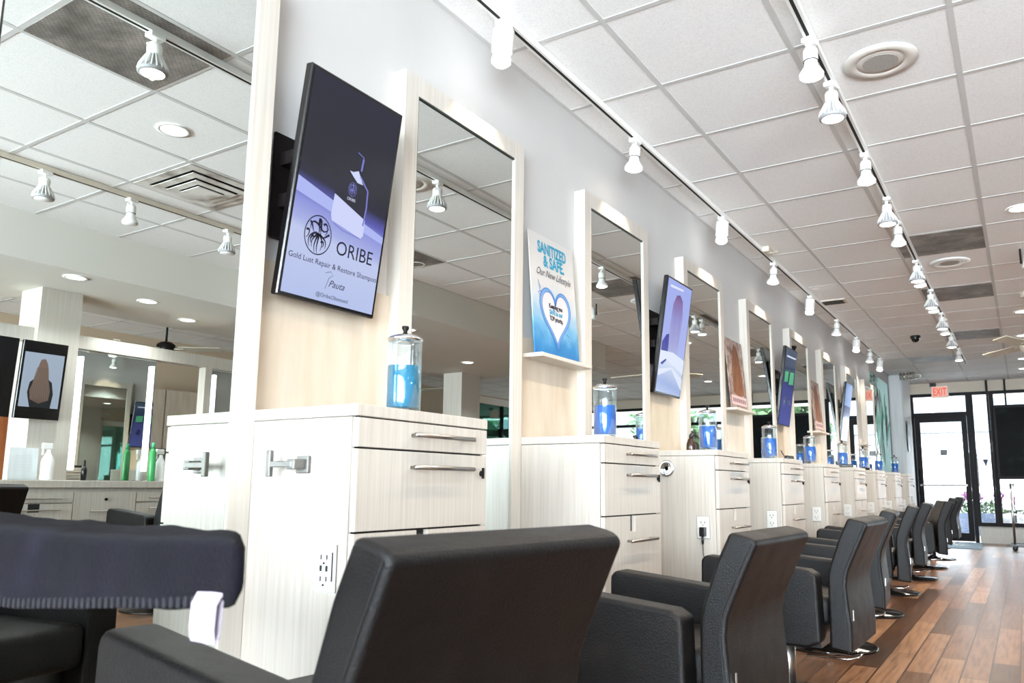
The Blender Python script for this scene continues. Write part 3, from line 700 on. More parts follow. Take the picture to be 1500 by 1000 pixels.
q.prism([(.590, .80), (.587, .80), (.578, .785), (.577, .758), (.580, .743), (.586, .750), (.588, .79), (.587, .79), (.585, .752), (.580, .745), (.5785, .759), (.5795, .785)], 'x', 1.022, 1.066)
q.obj('care_label', mat('label_white', c(150, 140, 152), .8), tw)

# ------------------------------------------------------------------ ceiling: tracks and lamps
def track(x, y0, y1, label):
    t = thing('lighting_track', label, 'lighting track', (x, 0, H-.004), 0, 'ceiling lighting tracks')
    MB().box(-.0185, .0185, y0, y1, -.03, 0).obj('rail', 'white_metal' if x < 3 else 'tan_metal', t)
    s = MB().box(-.007, .007, y0, y1, -.0306, -.0296); s.obj('slot', 'slot', t)
    return t
track(.186, -3, 12.4, 'lighting track closest to the left wall, above the mirrors')
track(1.212, -3, 13.2, 'middle lighting track with the close-set row of bulbs')
track(3.14, -2, 9.2, 'third lighting track, seen in the left mirror in front of the soffit')
def make_lamp(kind):
    t = thing('track_lamp', 'x', 'lamp')
    MB().box(-.02, .02, -.03, .03, -.045, -.026, .003, 1).obj('adapter', 'white_metal', t)
    if kind == 'fin':
        MB().tube([(0, 0, -.045), (0, 0, -.07)], .008).tube([(0, -.03, -.075), (0, .03, -.075)], .005).obj('arm', 'white_metal', t)
        hd = MB().lathe([(0, -.065), (.022, -.065), (.026, -.072), (.026, -.105), (.02, -.11), (0, -.11)], 20).obj('socket', 'white_metal', t, True)
        prof = [(.02, -.105), (.024, -.12), (.032, -.14), (.048, -.16), (.052, -.168), (.052, -.176), (.044, -.179)]
        MB().lathe(prof, 24).obj('bulb_core', 'fin_gap_shade', t, True); b = MB()
        for i in range(18):
            a = 2*PI*i/18; b.prism([(.018, -.108), (.030, -.112), (.050, -.150), (.054, -.168), (.046, -.168), (.02, -.13)], 'y', -.0018, .0018)
            bmesh.ops.transform(b.bm, matrix=RZ(a), verts=b.bm.verts[-12:])
        MB_o = b.obj('bulb', 'white_metal', t)
        MB().lathe([(0, -.186), (.028, -.184), (.044, -.178), (0, -.177)], 24).obj('lens', 'bulb', t, True)
    elif kind == 'tube':
        MB().tube([(0, 0, -.045), (0, 0, -.055)], .010).obj('arm', 'white_metal', t)
        MB().lathe([(0, -.052), (.034, -.052), (.038, -.06), (.038, -.135), (.034, -.14), (0, -.14)], 28).obj('housing', 'white_metal', t, True)
        MB().lathe([(0, -.14), (.026, -.14), (.034, -.165), (.034, -.176), (.022, -.187), (0, -.19)], 24).obj('lens', 'bulb_cool', t, True)
    else:
        MB().tube([(0, 0, -.045), (0, 0, -.06)], .008).box(-.004, .004, -.026, .026, -.09, -.058).obj('arm', 'white_metal', t)
        MB().lathe([(0, -.06), (.02, -.062), (.026, -.072), (.026, -.11), (.023, -.112), (.024, -.13), (.040, -.155), (.044, -.163), (.042, -.172)], 24).obj('housing', 'white_metal', t, True)
        MB().lathe([(.025, -.111), (.0265, -.111), (.0265, -.114), (.025, -.114)], 24, caps=False).obj('ring', 'black_line', t)
        MB().lathe([(0, -.181), (.028, -.178), (.040, -.172), (0, -.170)], 24).obj('lens', 'bulb', t, True)
    return t
lamp_src = {k: make_lamp(k) for k in ('fin', 'tube', 'cup')}
def spot(o, power, col, tilt=(0, 0), size=1.5):
    l = bpy.data.lights.new('lamp_light', 'SPOT'); l.energy = power; l.color = col; l.spot_size = size; l.spot_blend = .7; l.shadow_soft_size = .012
    s = bpy.data.objects.new('lamp_light', l); COL.objects.link(s); s.parent = o; s.location = (0, 0, -.192); s.rotation_euler = (tilt[0], tilt[1], 0)
used = set()
def lamp(kind, x, y, label, group, power=11, tilt=(0, 0), lit=True, size=1.5):
    src = lamp_src[kind]; o = dup(src, (x, y, H-.004), random.uniform(-.3, .3), label); o['group'] = group; o.scale = (1.15,)*3
    if tilt[1]:
        for k in kids(o):
            if k.name.split('.')[0] != 'adapter' and k.name.split('.')[0] != 'arm':
                k.matrix_local = T((0, 0, -.06)) @ RY(tilt[1]*.4) @ T((0, 0, .06))
        o.rotation_euler = (0, 0, 0)
    if lit: spot(o, power, (1, .86, .68), tilt, size)
    else:
        for k in kids(o):
            if k.name.startswith('lens'): k.data = k.data.copy(); k.data.materials[0] = M['white_plastic']
    return o
G1 = 'lamps on the track closest to the wall'; G2 = 'bulbs on the middle track'; G3 = 'lamps on the third track seen in the mirror'
for i, y in enumerate((2.40, 3.66, 5.10, 6.41, 7.72, 9.0, 10.2, 11.2, 12.05)):
    lamp('tube' if i == 0 else ('cup' if i % 2 else 'tube'), .186, y, ('white tube lamp on the wall track, nearest and brightest' if i == 0 else '%s lamp from the camera on the track by the left wall' % ORD[i]) if i < 8 else 'farthest lamp on the track by the left wall', G1, 9, (0, .22))
ys = (1.72, 3.16, 3.58, 4.49, 5.28, 5.80, 6.92, 7.12, 8.03, 8.26, 9.18, 9.55, 10.45, 11.65)
for i, y in enumerate(ys):
    o2 = ['bulb on the middle track reflected over the dark grille in the left mirror', 'nearest directly visible bulb of the middle track, at the top edge', 'big finned glowing bulb on the middle track left of the round speaker']
    lab = o2[i] if i < 3 else ('bulb on the middle track, number %s in line behind the big finned bulb' % ['one', 'two', 'three', 'four', 'five', 'six', 'seven', 'eight', 'nine', 'ten', 'eleven'][i-3])
    lamp('fin' if i % 2 == 0 else 'cup', 1.212, y, lab, G2, 12+y*1.4, size=2.4)
for i, y in enumerate((2.24, 2.78, 3.52, 6.1, 6.8)):
    lamp('fin' if i % 2 == 0 else 'cup', 3.14, y, '%s lamp on the third track, seen unlit in the mirror' % ORD[i], G3, lit=False)
for s in lamp_src.values():
    for k in kids(s): bpy.data.objects.remove(k)
    bpy.data.objects.remove(s)
# feed box on the wall track and wire loops
tag(MB().box(.206, .26, 6.0, 6.16, H-.045, H-.002, .006, 2).tube([(.22, 6.06, H-.04), (.27, 6.05, H-.05), (.3, 6.1, H-.03), (.27, 6.14, H-.02)], .004).obj('track_feed', 'tan_metal'), 'cream feed box on the track by the left wall', 'track connector')

# ceiling grilles
def grille(x, y, w, l, label):
    t = thing('return_grille', label, 'air vent', (x, y, H), 0, 'dusty return grilles in the ceiling')
    MB().box(.012, w-.012, .012, l-.012, -.005, -.002).obj('mesh_panel', 'grille', t)
    return t
gy = lambda k: GY+k*TL
grille(GX+TL, gy(-2), TL, TL, 'dark dusty grille reflected at the top left, behind a lit bulb')
grille(GX+TL, gy(6), TL, TL, 'nearest dark dusty grille right of the middle track')
grille(GX+TL, gy(9), TL, TL, 'second dark dusty grille right of the middle track')
grille(GX+TL, gy(13), TL, TL, 'third, paler grille right of the middle track')
grille(GX, gy(16), TL, TL, 'small looking grille left of the middle track near the front wall')
grille(GX+3*TL, gy(3), TL, TL, 'dark grille reflected at the left edge of the second mirror')
t = thing('air_diffuser', 'square stepped air diffuser reflected in the big left mirror', 'air vent', (GX+3*TL+TL/2, gy(0)+TL/2, H))
M['dusty'] = noisy('dusty_white', [(.3, c(120, 112, 104)), (.45, c(196, 190, 182)), (.6, c(226, 224, 218))], (1, 1, 1), 5, .5)
for i, (a, b, z) in enumerate(((.29, .225, -.004), (.215, .16, -.016), (.15, .10, -.028), (.09, .0, -.036))):
    q = MB()
    if b > 0:
        for sx, sy, ex, ey in ((-a, -a, a, -b), (-a, b, a, a), (-a, -b, -b, b), (b, -b, a, b)): q.box(sx, ex, sy, ey, z-.004, z)
    else: q.box(-a, a, -a, a, z-.004, z)
    q.obj('louvre', 'dusty', t)
MB().box(-.28, .28, -.28, .28, -.0035, -.002).obj('duct', 'slot', t)
t = thing('air_diffuser', 'small narrow white air vent beside the wall track', 'air vent', (.31, 8.22, H))
MB().box(-.12, .12, -.1, .1, -.012, -.002).obj('vent_frame', 'tan_metal', t)
q = MB()
for i in range(5): q.box(-.10, .10, -.08+i*.034, -.07+i*.034, -.016, -.011)
q.obj('louvre', 'slot', t)
# round ceiling speakers
def speaker(x, y, label, mm):
    t = thing('ceiling_speaker', label, 'speaker', (x, y, H), 0, 'round ceiling speakers')
    MB().lathe([(.155, -.003), (.155, -.008), (.12, -.014), (.105, -.012), (.098, -.008)], 48, caps=False).obj('rim', mm, t, True)
    MB().lathe([(0, -.0105), (.06, -.0105), (.078, -.009), (.10, -.009), (.10, -.006), (0, -.006)], 40).obj('cone_cover', mm, t, True)
    MB().lathe([(0, -.0125), (.074, -.0125), (.074, -.0105), (0, -.0105)], 40).obj('speaker_mesh', noisy('spk_mesh', [(.4, c(150, 146, 140)), (.6, c(176, 172, 166))], (1, 1, 1), 160, .7), t)
M['spk'] = mat('speaker_rim', c(206, 200, 192), .5)
speaker(1.43, 3.55, 'large round beige ceiling speaker right of the finned bulb', 'spk')
speaker(1.436, 7.22, 'round white ceiling speaker between the two dark grilles', 'white_metal')
# recessed lights
def downlight(x, y, z, label, group, power=9):
    power *= 3.2
    t = thing('recessed_light', label, 'ceiling light', (x, y, z), 0, group)
    MB().lathe([(.088, -.001), (.088, -.005), (.068, -.007), (.064, -.002)], 32, caps=False).obj('trim_ring', 'white_metal', t, True)
    MB().lathe([(0, -.004), (.066, -.004), (.066, -.001), (0, -.001)], 32).obj('lens', 'downlight', t)
    if power:
        l = bpy.data.lights.new('lamp_light', 'SPOT'); l.energy = power; l.color = (.90, .96, 1); l.spot_size = 2.3; l.spot_blend = .6; l.shadow_soft_size = .06
        s = bpy.data.objects.new('lamp_light', l); COL.objects.link(s); s.parent = t; s.location = (0, 0, -.02)
GS = 'round lights in the soffit'; GC = 'round lights in the tiled ceiling'
downlight(2.03, 2.34, H, 'round recessed ceiling light reflected in the big left mirror', GC)
for i, y in enumerate((6.03, 9.69, 11.24, 13.28, 14.4)): downlight(1.95, y, H, '%s round ceiling light along the right edge of the photo' % ORD[i], GC, 10)
for i, (x, y) in enumerate(((4.28, 3.05), (5.28, 3.25), (4.55, 3.8), (4.95, 4.45))): downlight(x, y, 2.46, '%s round soffit light from the pale column, in the left mirror' % ORD[i], GS, 8)
for i, (x, y) in enumerate(((3.45, 5.9), (4.2, 7.9), (3.9, 8.6), (4.9, 6.6))): downlight(x, y, 2.47, '%s round light of the soffit seen in the second mirror' % ORD[i], GS, 8)
for i, (x, y) in enumerate(((2.6, 5.0), (2.6, 8.0), (2.6, 11.0), (2.6, 0.0), (3.0, 13.5))): downlight(x, y, H, '%s round ceiling light in the aisle beyond the middle track' % ORD[i], GC, 10)
# security camera dome
t = thing('camera_dome', 'small black security camera dome hanging from the ceiling', 'security camera', (.806, 10.62, H))
MB().lathe([(0, -.004), (.06, -.004), (.062, -.03), (.05, -.036), (0, -.036)], 24).obj('housing', 'black', t, True)
MB().lathe([(.048, -.034), (.044, -.06), (.026, -.08), (0, -.086)], 24, caps=False).obj('dome', 'bezel', t, True)
# ceiling fans
def fan(x, y, z, label, rz, mm='tan_metal', L=.62):
    t = thing('ceiling_fan', label, 'ceiling fan', (x, y, z), rz, 'ceiling fans')
    MB().lathe([(0, 0), (.012, 0), (.012, H-z), (0, H-z)], 12).lathe([(0, H-z-.05), (.05, H-z-.04), (.06, H-z), (0, H-z)], 20).obj('downrod', mm, t, True)
    MB().lathe([(0, -.12), (.07, -.11), (.10, -.06), (.10, .0), (.06, .03), (0, .03)], 28).obj('motor', mm, t, True)
    for i in range(3):
        b = MB(); b.box(.08, .2, -.02, .02, -.055, -.045); b.box(.16, L, -.06, .06, -.052, -.044, mtx=RX(.2)); b = b.obj('blade', 'fan_blade', t); b.rotation_euler = (0, 0, 2*PI*i/3)
M['fan_blade'] = mat('fan_blade', c(190, 184, 166), .4)
fan(1.98, 8.75, 2.33, 'ceiling fan cut by the right edge, one blade in view', 2.2)
fan(6.6, 5.3, 2.5, 'dark ceiling fan beyond the soffit, reflected in the left mirror', .4, 'dark_metal')
fan(6.7, 9.8, 2.5, 'ceiling fan reflected in the second mirror near the column', .9, 'dark_metal')
# black hook lamp at the right edge
t = thing('spot_lamp', 'white spot head with a black bracket at the right edge', 'lamp', (1.96, 7.1, H))
MB().tube([(-.02, 0, 0), (-.02, 0, -.03), (-.02, 0, -.12)], .008).obj('bracket', 'black', t)
MB().lathe([(0, -.04), (.03, -.04), (.035, -.1), (.05, -.16), (0, -.16)], 20, T((.03, 0, 0))).obj('housing', 'white_metal', t, True)

# ------------------------------------------------------------------ by the front door
t = thing('exit_sign', 'red lettered EXIT sign above the door', 'exit sign', (.65, YF-.04, 2.53))
MB().box(-.14, .14, -.01, .035, 0, .22, .006, 1).obj('sign_case', 'white_plastic', t)
A = Art(t, T((0, -.0105, 0)) @ Matrix(((1, 0, 0, 0), (0, 0, -1, 0), (0, 1, 0, 0), (0, 0, 0, 1))))
A.poly('sign_face', [[(-.125, .015), (.125, .015), (.125, .205), (-.125, .205)]], emit('exit_glow', c(255, 190, 172), .32), 1)
A.text('lettering', 'EXIT', 0, .045, .19, emit('exit_red', c(236, 56, 40), .4), 3, width=.21)
t = thing('emergency_light', 'little black device on the ceiling line above the exit sign', 'sensor', (.55, YF-.06, 2.745))
MB().box(-.05, .05, -.03, .03, -.01, .055, .006, 2).obj('device_case', 'black', t); MB().lathe([(0, 0), (.02, 0), (.02, .02), (0, .02)], 14, T((0, -.03, .02)) @ RX(PI/2)).obj('lens', 'bezel', t)
t = thing('display_panel', 'large black display panel hanging in the front window', 'screen', (1.44, YF-.10, 1.085))
MB().box(0, 1.62, 0, .05, 0, 1.27, .008, 1).obj('bezel', 'dark_metal', t)
MB().box(.05, 1.57, -.002, 0, .05, 1.22).obj('screen_glass', noisy('dark_screen', [(.35, c(3, 4, 5)), (.55, c(7, 9, 9)), (.75, c(26, 33, 29))], (1, 1, 2.5), 3, .5, det=6, Specular_IOR_Level=.08), t)
MB().box(.2, .23, .01, .04, 1.27, H-1.085).box(1.4, 1.43, .01, .04, 1.27, H-1.085).obj('hanger', 'dark_metal', t)
tag(MB().box(1.365, 1.40, YF-.07, YF-.03, 0.31, H).obj('vertical_pole', 'dark_metal'), 'thin dark vertical pole left of the black display panel', 'pole')
t = thing('light_switch', 'small white switch plate on the wall left of the door', 'light switch', (.07, YF-.004, 1.66))
MB().box(-.035, .035, -.008, 0, -.06, .06, .003, 1).obj('plate', ink('switch_pink', (232, 205, 196)), t); MB().box(-.008, .008, -.014, -.006, -.015, .015).obj('toggle', 'white_plastic', t)
# doormat
t = thing('doormat', 'flat blue-gray doormat with pale lettering in front of the door', 'doormat', (0, 0, 0))
MB().prism([(.42, 14.0), (1.20, 14.0), (1.16, 15.55), (.30, 15.55)], 'z', .001, .012).obj('mat_pile', noisy('mat', [(.3, c(110, 132, 146)), (.7, c(140, 160, 172))], (1, 1, 1), 40, .9), t)
A = Art(t, T((.72, 14.75, .0125)) @ RZ(0)); A.poly('stripe', [[(-.32, -.10), (.30, -.10), (.32, .06), (-.30, .06)]], ink('mat_dark', (92, 112, 126)), 0)
A.poly('lettering', [[(-.26+.08*i, -.06), (-.21+.08*i, -.06), (-.20+.08*i, .03), (-.25+.08*i, .03)] for i in range(6)], ink('mat_pale', (196, 206, 210)), 1)
# pale round column with a dark object hung on it
t = thing('pale_column', 'pale gray column between the teal glass and the door wall', 'column', (.13, 14.55, 0))
MB().box(-.128, .09, -.45, .6, 0, H-.004, .04, 4).obj('shaft', 'gray_col', t, True)
t = thing('wall_ornament', 'slim black oval object hung on the pale column', 'wall object', (.222, 14.35, 1.78))
MB().lathe([(0, -.26), (.05, -.25), (.10, -.18), (.12, 0), (.10, .18), (.05, .25), (0, .26)], 24, Matrix.Diagonal((.18, 1, 1, 1)).to_4x4() @ T((0.02, 0, 0))).obj('oval_body', 'black', t, True)
t = thing('pipe_bracket', 'small metal pipe cluster at the ceiling above the pale column', 'pipes', (.36, 14.0, H))
q = MB()
for i in range(5): q.tube([(-.14+.05*i, 0, 0), (-.14+.05*i, 0, -.12)], .012)
q.tube([(-.16, 0, -.03), (.10, 0, -.03), (.16, 0, -.06), (.14, 0, -.11), (-.02, 0, -.10)], .01); q.obj('pipes', 'steel', t, True)
# metal cart at the right edge
t = thing('retail_cart', 'steel framed wheeled cart with glass shelves at the right edge', 'cart', (1.64, 14.0, 0))
q = MB()
for x in (0, .8):
    for y in (0, .45): q.tube([(x, y, .08), (x, y, 1.0)], .014)
q.obj('frame', 'steel', t, True)
MB().box(-.04, .84, -.04, .5, 1.0, 1.025, .003, 1).obj('top', 'steel', t)
MB().box(.02, .78, .02, .43, .86, .87).box(.1, .78, .02, .43, .5, .51).obj('shelf', 'steel', t)
MB().box(-.06, .86, -.02, .02, .07, .10).box(-.06, .86, .43, .47, .07, .10).obj('base_rail', 'black', t)
MB().box(.15, .78, -.005, .0, .12, .78).obj('glass_panel', 'glass', t)
for x in (0, .8):
    for y in (0, .45): MB().lathe([(0, -.014), (.036, -.014), (.036, .014), (0, .014)], 16, T((x, y, .037)) @ RX(PI/2)).obj('wheel', 'black', t, True)

# ------------------------------------------------------------------ opposite station wall (seen in the mirrors)
OX = 4.88; CF = 4.45
ub = [1.5, 2.1, 2.7, 3.28, 3.78, 4.38, 4.98, 5.58, 6.18]
for i in range(len(ub)-1):
    a, b = ub[i], ub[i+1]
    t = thing('drawer_unit', '%s drawer unit under the opposite counter, seen in the mirror' % ORD[i], 'cabinet', (0, 0, 0), 0, 'drawer units under the opposite counter')
    MB().box(CF+.02, 5.0, a, b, .05, .88).obj('body', 'laminate', t)
    if i == 3:
        dr = MB().box(CF, CF+.018, a+.004, b-.004, .62, .845).obj('drawer', 'laminate', t)
        MB().tube([(CF-.03, a+.12, .70), (CF-.03, b-.12, .70)], .006).obj('handle', 'steel', dr)
        MB().lathe([(0, 0), (.011, 0), (.011, .01), (0, .01)], 14, T((CF, (a+b)/2, .79)) @ RY(-PI/2)).obj('lock', 'dark_metal', dr)
        zs = [(.06, .61)]
    else: zs = [(.77, .845), (.06, .76)]
    for z0_, z1_ in zs:
        dr = MB().box(CF, CF+.018, a+.004, b-.004, z0_, z1_).obj('drawer', 'laminate', t)
        MB().tube([(CF-.03, a+.10, (z1_-.045)), (CF-.03, b-.10, (z1_-.045))], .006).obj('handle', 'steel', dr)
    if i != 3: MB().box(CF-.001, CF, b-.32, b-.24, .70, .76).obj('cord_slot', 'slot', t)
tag(MB().box(CF-.02, 5.02, 1.5, 6.18, .88, .935, .003, 1).obj('worktop', 'laminate'), 'long cream worktop of the opposite stations', 'worktop')
def post(x0, x1, y0, y1, z1, label, z0=0):
    o = MB().box(x0, x1, y0, y1, z0, z1).obj('square_column', 'frame_laminate'); return tag(o, label, 'column', 'pale square columns of the opposite stations')
post(4.8, 5.12, 3.07, 3.39, 2.46, 'pale square column rising from the opposite counter in the left mirror', .936)
post(4.8, 5.12, 8.57, 9.0, 2.47, 'pale square column seen in the second mirror')
t = thing('header_beam', 'cream horizontal beam above the opposite mirrors', 'beam', (0, 0, 0))
MB().box(4.86, 4.96, 1.5, 3.07, 2.02, 2.13).box(4.86, 4.96, 3.39, 6.18, 2.02, 2.13).obj('rail', 'frame_laminate', t)
MB().box(4.86, 4.96, 4.62, 4.69, .935, 2.02).box(4.86, 4.96, 6.1, 6.18, .935, 2.02).box(4.86, 4.96, 1.5, 1.56, .935, 2.02).obj('upright', 'frame_laminate', t)
for i, (a, b) in enumerate(((3.42, 4.14), (4.69, 5.42), (1.6, 2.4))):
    t = thing('lit_mirror', '%s opposite mirror with two white light bars' % ('third', 'second', 'nearest')[(1, 0, 2)[i]] if i != 0 else 'opposite mirror with two white light bars right of the pale column', 'mirror', (0, 0, 0), 0, 'mirrors with light bars on the opposite stations')
    MB().box(4.895, 4.91, a, b, .94, 2.02).obj('mirror', 'mirror', t)
    for y in (a+.03, b-.06): MB().box(4.87, 4.893, y, y+.032, 1.02, 1.96, .003, 1).obj('light_bar', 'led', t)
# opposite screens
def opp_screen(y, label, art):
    t = thing('video_screen', label, 'screen', (4.72, y, 1.40), PI, 'screens on the opposite wall')
    MB().box(-.03, 0.0, -.33, 0, 0, .60, .004, 1, RY(.08)).obj('bezel', 'bezel', t)
    MB().box(-.1, -.03, -.2, -.12, .2, .3).obj('wall_bracket', 'dark_metal', t)
    A = Art(t, RY(.08) @ T((.0006, -.33, 0)) @ TO_WALL)
    if art:
        A.poly('picture', [[(.02, .09), (.31, .09), (.31, .51), (.02, .51)]], flat('o_sky', (200, 214, 240), .8), 0)
        A.poly('shoulders', [[(.08, .09), (.07, .2), (.09, .29), (.14, .33), (.20, .33), (.25, .28), (.26, .2), (.23, .09)]], flat('o_black', (18, 16, 24), .4), 1)
        A.poly('hair', [[(.10, .15), (.095, .22), (.12, .32), (.135, .43), (.16, .47), (.19, .46), (.205, .40), (.22, .31), (.245, .22), (.235, .15), (.17, .12)]], ink('o_hair', (90, 70, 62)), 2)
        A.poly('hair_strands', [q for i in range(9) for q in Art.strip([(.13+.01*i, .40), (.115+.014*i, .28), (.105+.016*i, .16)], .004, .006)], flat('o_strand', (176, 150, 132), .6), 3)
opp_screen(2.92, 'opposite screen showing long ombre hair, reflected at the far left', True)
opp_screen(2.56, 'dark blank opposite screen at the far left edge', False)
# items on the opposite worktop
Z0 = .935
def sprayer(x, y, label):
    t = thing('spray_bottle', label, 'spray bottle', (x, y, Z0), 0, 'white spray bottles')
    MB().lathe([(0, 0), (.042, 0), (.045, .01), (.045, .13), (.04, .16), (.016, .21), (.014, .23), (0, .23)], 24).obj('bottle_body', 'white_plastic', t, True)
    MB().box(-.012, .012, -.05, .025, .235, .28, .006, 2).box(-.008, .008, -.045, -.035, .19, .24).obj('trigger_head', 'white_plastic', t)
sprayer(4.6, 3.14, 'white spray bottle on the opposite worktop before the column'); sprayer(4.75, 4.16, 'white spray bottle at the right end of the lit mirror')
t = thing('sign_holder', 'white printed notice in a stand on the opposite worktop', 'notice', (4.62, 2.98, Z0))
MB().box(-.004, .004, -.10, .10, 0, .24, mtx=RY(.05)).obj('sheet', 'gray_col', t); MB().box(-.05, .05, -.10, .10, 0, .004).obj('foot', 'plexi', t)
for i in range(6): MB().box(-.0062, -.0052, -.06, .06, .07+.022*i, .072+.022*i, mtx=RY(.05)).obj('print_line', 'tbar', t)
t = thing('product_bottle', 'slim green product bottle beside the light bar', 'bottle', (4.7, 4.05, Z0))
MB().lathe([(0, 0), (.028, 0), (.03, .01), (.03, .25), (.018, .28), (0, .28)], 20).obj('bottle_body', mat('green_bottle', c(60, 150, 84), .3), t, True); MB().lathe([(0, .28), (.014, .28), (.014, .33), (0, .33)], 14).obj('cap', mat('cap_green', c(60, 160, 110), .4), t, True)
t = thing('product_bottle', 'small black bottle at the foot of the left light bar', 'bottle', (4.6, 3.42, Z0))
MB().lathe([(0, 0), (.022, 0), (.022, .09), (.01, .11), (0, .11)], 16).obj('bottle_body', 'black', t, True); MB().lathe([(0, .11), (.008, .11), (.008, .16), (0, .16)], 12).obj('cap', 'dark_metal', t)
t = thing('product_bottle', 'small dark bottle on the worktop left of the notice', 'bottle', (4.62, 2.78, Z0))
MB().lathe([(0, 0), (.03, 0), (.03, .12), (.012, .15), (0, .16)], 16).obj('bottle_body', mat('dk_red', c(90, 30, 30), .3), t, True)
# back room: kitchenette, wooden door
for i in range(3):
    y = 5.3+i*.62
    t = thing('wall_cabinet', '%s tan wall cabinet in the back room, behind the opposite stations' % ORD[i], 'cabinet', (0, 0, 0), 0, 'tan wall cabinets in the back room')
    MB().box(7.5, XR-.002, y, y+.61, 1.35, 2.1).obj('body', 'back_panel', t); MB().box(7.48, 7.499, y+.005, y+.605, 1.355, 2.095).obj('door', 'back_panel', t)
t = thing('kitchen_counter', 'dark topped counter in the back room', 'counter', (0, 0, 0))
MB().box(7.35, XR-.002, 5.2, 7.2, 0, .88).obj('body', 'back_panel', t); MB().box(7.32, XR-.002, 5.18, 7.22, .88, .92).obj('top', 'dark_metal', t)
MB().box(XR-.02, XR-.003, 5.2, 7.2, .92, 1.35).obj('backsplash', noisy('stone', [(.3, c(110, 100, 92)), (.7, c(150, 140, 130))], (1, 1, 1), 12, .3), t)
for i in range(4):
    t = thing('product_bottle', '%s bluish bottle on the back room counter' % ORD[i], 'bottle', (7.5, 5.75+i*.11, .921), 0, 'bottles on the back room counter')
    MB().lathe([(0, 0), (.035, 0), (.035, .14), (.014, .18), (.014, .21), (0, .21)], 16).obj('bottle_body', 'blue_liquid' if i % 2 else 'white_plastic', t, True)
t = struct(MB().box(XR-.05, XR-.002, 3.75, 4.65, 0, 2.1).obj('door_2', noisy('orange_wood', [(.3, c(150, 84, 46)), (.7, c(186, 112, 66))], (3, 3, .5), 4, .35)))
MB().lathe([(0, 0), (.025, 0), (.028, .03), (0, .04)], 14, T((XR-.05, 3.85, 1.0)) @ RY(-PI/2)).obj('door_handle', 'steel', t)
# glass partition beyond
t = thing('glass_partition', 'teal tinted glass partition with white header seen in the second mirror', 'partition', (0, 0, 0))
MB().box(4.88, 4.96, 9.1, 11.2, 2.1, 2.2).box(4.88, 4.96, 9.0, 9.1, 0, 2.2).box(4.88, 4.96, 11.1, 11.2, 0, 2.1).obj('frame', 'white_metal', t)
MB().box(4.91, 4.92, 9.1, 11.1, .1, 2.1).obj('glass', clear('teal_pane', (.5, .8, .78), .12, .02, (.6, .82, .8)), t)
MB().box(4.89, 4.95, 9.7, 9.74, .0, 2.1).box(4.89, 4.95, 10.4, 10.44, 0, 2.1).obj('mullion', 'dark_metal', t)

# ------------------------------------------------------------------ outdoors, beyond the front windows
wall_box('pavement', ink('concrete', (150, 150, 150)), -14, 22, YF+.2, 40, -.12, -.02)['kind'] = 'structure'
struct(MB().box(-3, 14, YF+.2, 20.2, 2.95, 3.15).obj('shade_canopy', 'beige_paint'))  # canopy added outside to keep daylight off the planters
b = thing('building', 'pale building across the street with stone wall and shingled roof', 'building', (0, 0, 0))
MB().box(-10, 16, 27, 32, 0, 2.6).obj('wall', noisy('stone_wall', [(.3, c(120, 124, 128)), (.7, c(176, 176, 176))], (2, 2, 4), 3, .8, geo=True), b)
MB().prism([(26.6, 2.6), (32, 2.6), (32, 5.8)], 'x', -10.3, 16.3).obj('roof', noisy('shingle', [(.3, c(30, 34, 36)), (.7, c(66, 70, 74))], (6, 2, 8), 4, .9, geo=True), b)
for x in (-3, 0.4, 3.2, 6.5): 
    wd = MB().box(x, x+1.2, 26.95, 27, 1.0, 2.0).obj('window', 'dark_metal', b)
M['foliage'] = noisy('foliage', [(.3, c(16, 40, 14)), (.55, c(34, 66, 24)), (.75, c(70, 104, 44))], (1, 1, 1), 5, .8)
M['petal'] = noisy('petal', [(.4, c(84, 8, 74)), (.6, c(120, 24, 106))], (1, 1, 1), 20, .7)
M['planter'] = mat('planter_gray', c(22, 25, 31), .6); M['planter2'] = mat('planter_blue', c(50, 60, 78), .6); M['bark'] = mat('bark', c(96, 76, 60), .9)
def blob(mb, cx, cy, cz, r_, n, leafs, rnd):
    for i in range(n):
        a = rnd.uniform(0, 2*PI); e = math.asin(rnd.uniform(-1, 1)); rr = r_*rnd.uniform(.5, 1)**.6
        p = Vector((cx+rr*math.cos(e)*math.cos(a), cy+rr*math.cos(e)*math.sin(a), cz+rr*math.sin(e)*.85))
        u = Vector((rnd.gauss(0, 1), rnd.gauss(0, 1), rnd.gauss(0, 1))).normalized(); v = u.orthogonal().normalized(); s_ = leafs*rnd.uniform(.6, 1.3)
        q = [mb.bm.verts.new(p+u*s_*x+v*s_*y*.5) for x, y in ((-1, 0), (0, 1), (1, 0), (0, -1))]; mb.bm.faces.new(q)
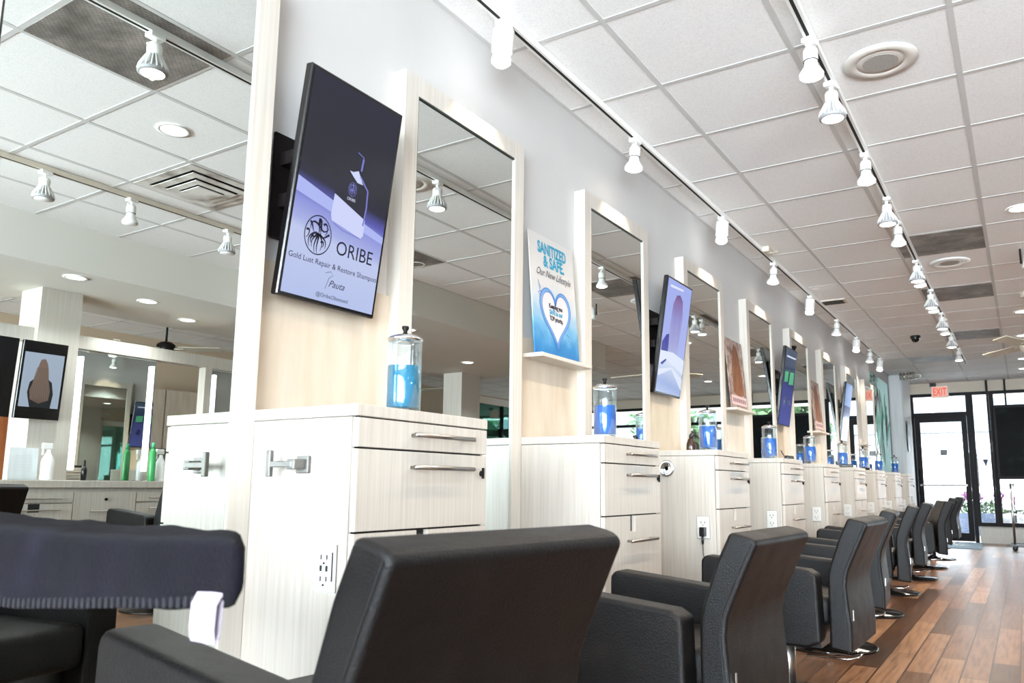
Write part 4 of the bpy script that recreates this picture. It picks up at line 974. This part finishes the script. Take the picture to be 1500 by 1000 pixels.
def planter(x, y, w, pm, label, seed):
    rnd = random.Random(seed)
    t = thing('flower_planter', label, 'planter', (x, y, -.02), 0, 'flower planters outside the front windows')
    MB().prism([(-w/2, .01), (w/2, .01), (w/2+.04, .45), (-w/2-.04, .45)], 'y', -.2, .2).obj('pot', pm, t)
    q = MB()
    for i in range(7): blob(q, (-.5+i/6)*w, rnd.uniform(-.08, .08), .56+rnd.uniform(-.03, .08), .17, 110, .035, rnd)
    q.obj('foliage', 'foliage', t)
    q = MB()
    for i in range(7): blob(q, rnd.uniform(-.5, .3)*w, -.12, .74+rnd.uniform(-.04, .1), .11, 110, .028, rnd)
    q.obj('flowers', 'petal', t)
planter(1.75, 17.8, .8, 'planter', 'dark planter with green leaves and magenta flowers right of the door', 1)
planter(1.0, 18.6, .8, 'planter2', 'blue-gray planter seen through the door glass', 2)
planter(3.4, 18.0, .9, 'planter', 'dark flower planter outside behind the cart', 3)
def tree(x, y, h, r_, label, seed):
    rnd = random.Random(seed)
    t = thing('street_tree', label, 'tree', (x, y, -.02), 0, 'trees across the street')
    MB().tube([(0, 0, 0), (.05, 0, h*.4), (.1, .05, h*.75)], .12, 10).tube([(.05, 0, h*.4), (.6, .1, h*.7)], .06, 8).tube([(.05, 0, h*.45), (-.5, .1, h*.75)], .06, 8).obj('trunk', 'bark', t, True)
    q = MB()
    for i in range(9): blob(q, rnd.uniform(-.6, .6)*r_, rnd.uniform(-.4, .4)*r_, h*.75+rnd.uniform(-.5, .4)*r_, r_*.55, 260, .13, rnd)
    q.obj('foliage', 'foliage', t)
TLAB = ['leafy tree left of the building front', 'leafy tree seen through the second window', 'leafy tree seen reflected in the fourth mirror', 'leafy tree farthest right across the street', 'low leafy tree near the pavement edge', 'leafy tree at the far left beyond the door']
for i, (x, y, h, r_) in enumerate(((-2.5, 24, 4.5, 1.5), (4.0, 22.5, 4.2, 1.6), (8.0, 23, 4.6, 1.8), (12, 22, 4.4, 1.8), (6.2, 19.6, 2.3, .9), (-6, 23, 4.5, 1.6))): tree(x, y, h, r_, TLAB[i], 10+i)
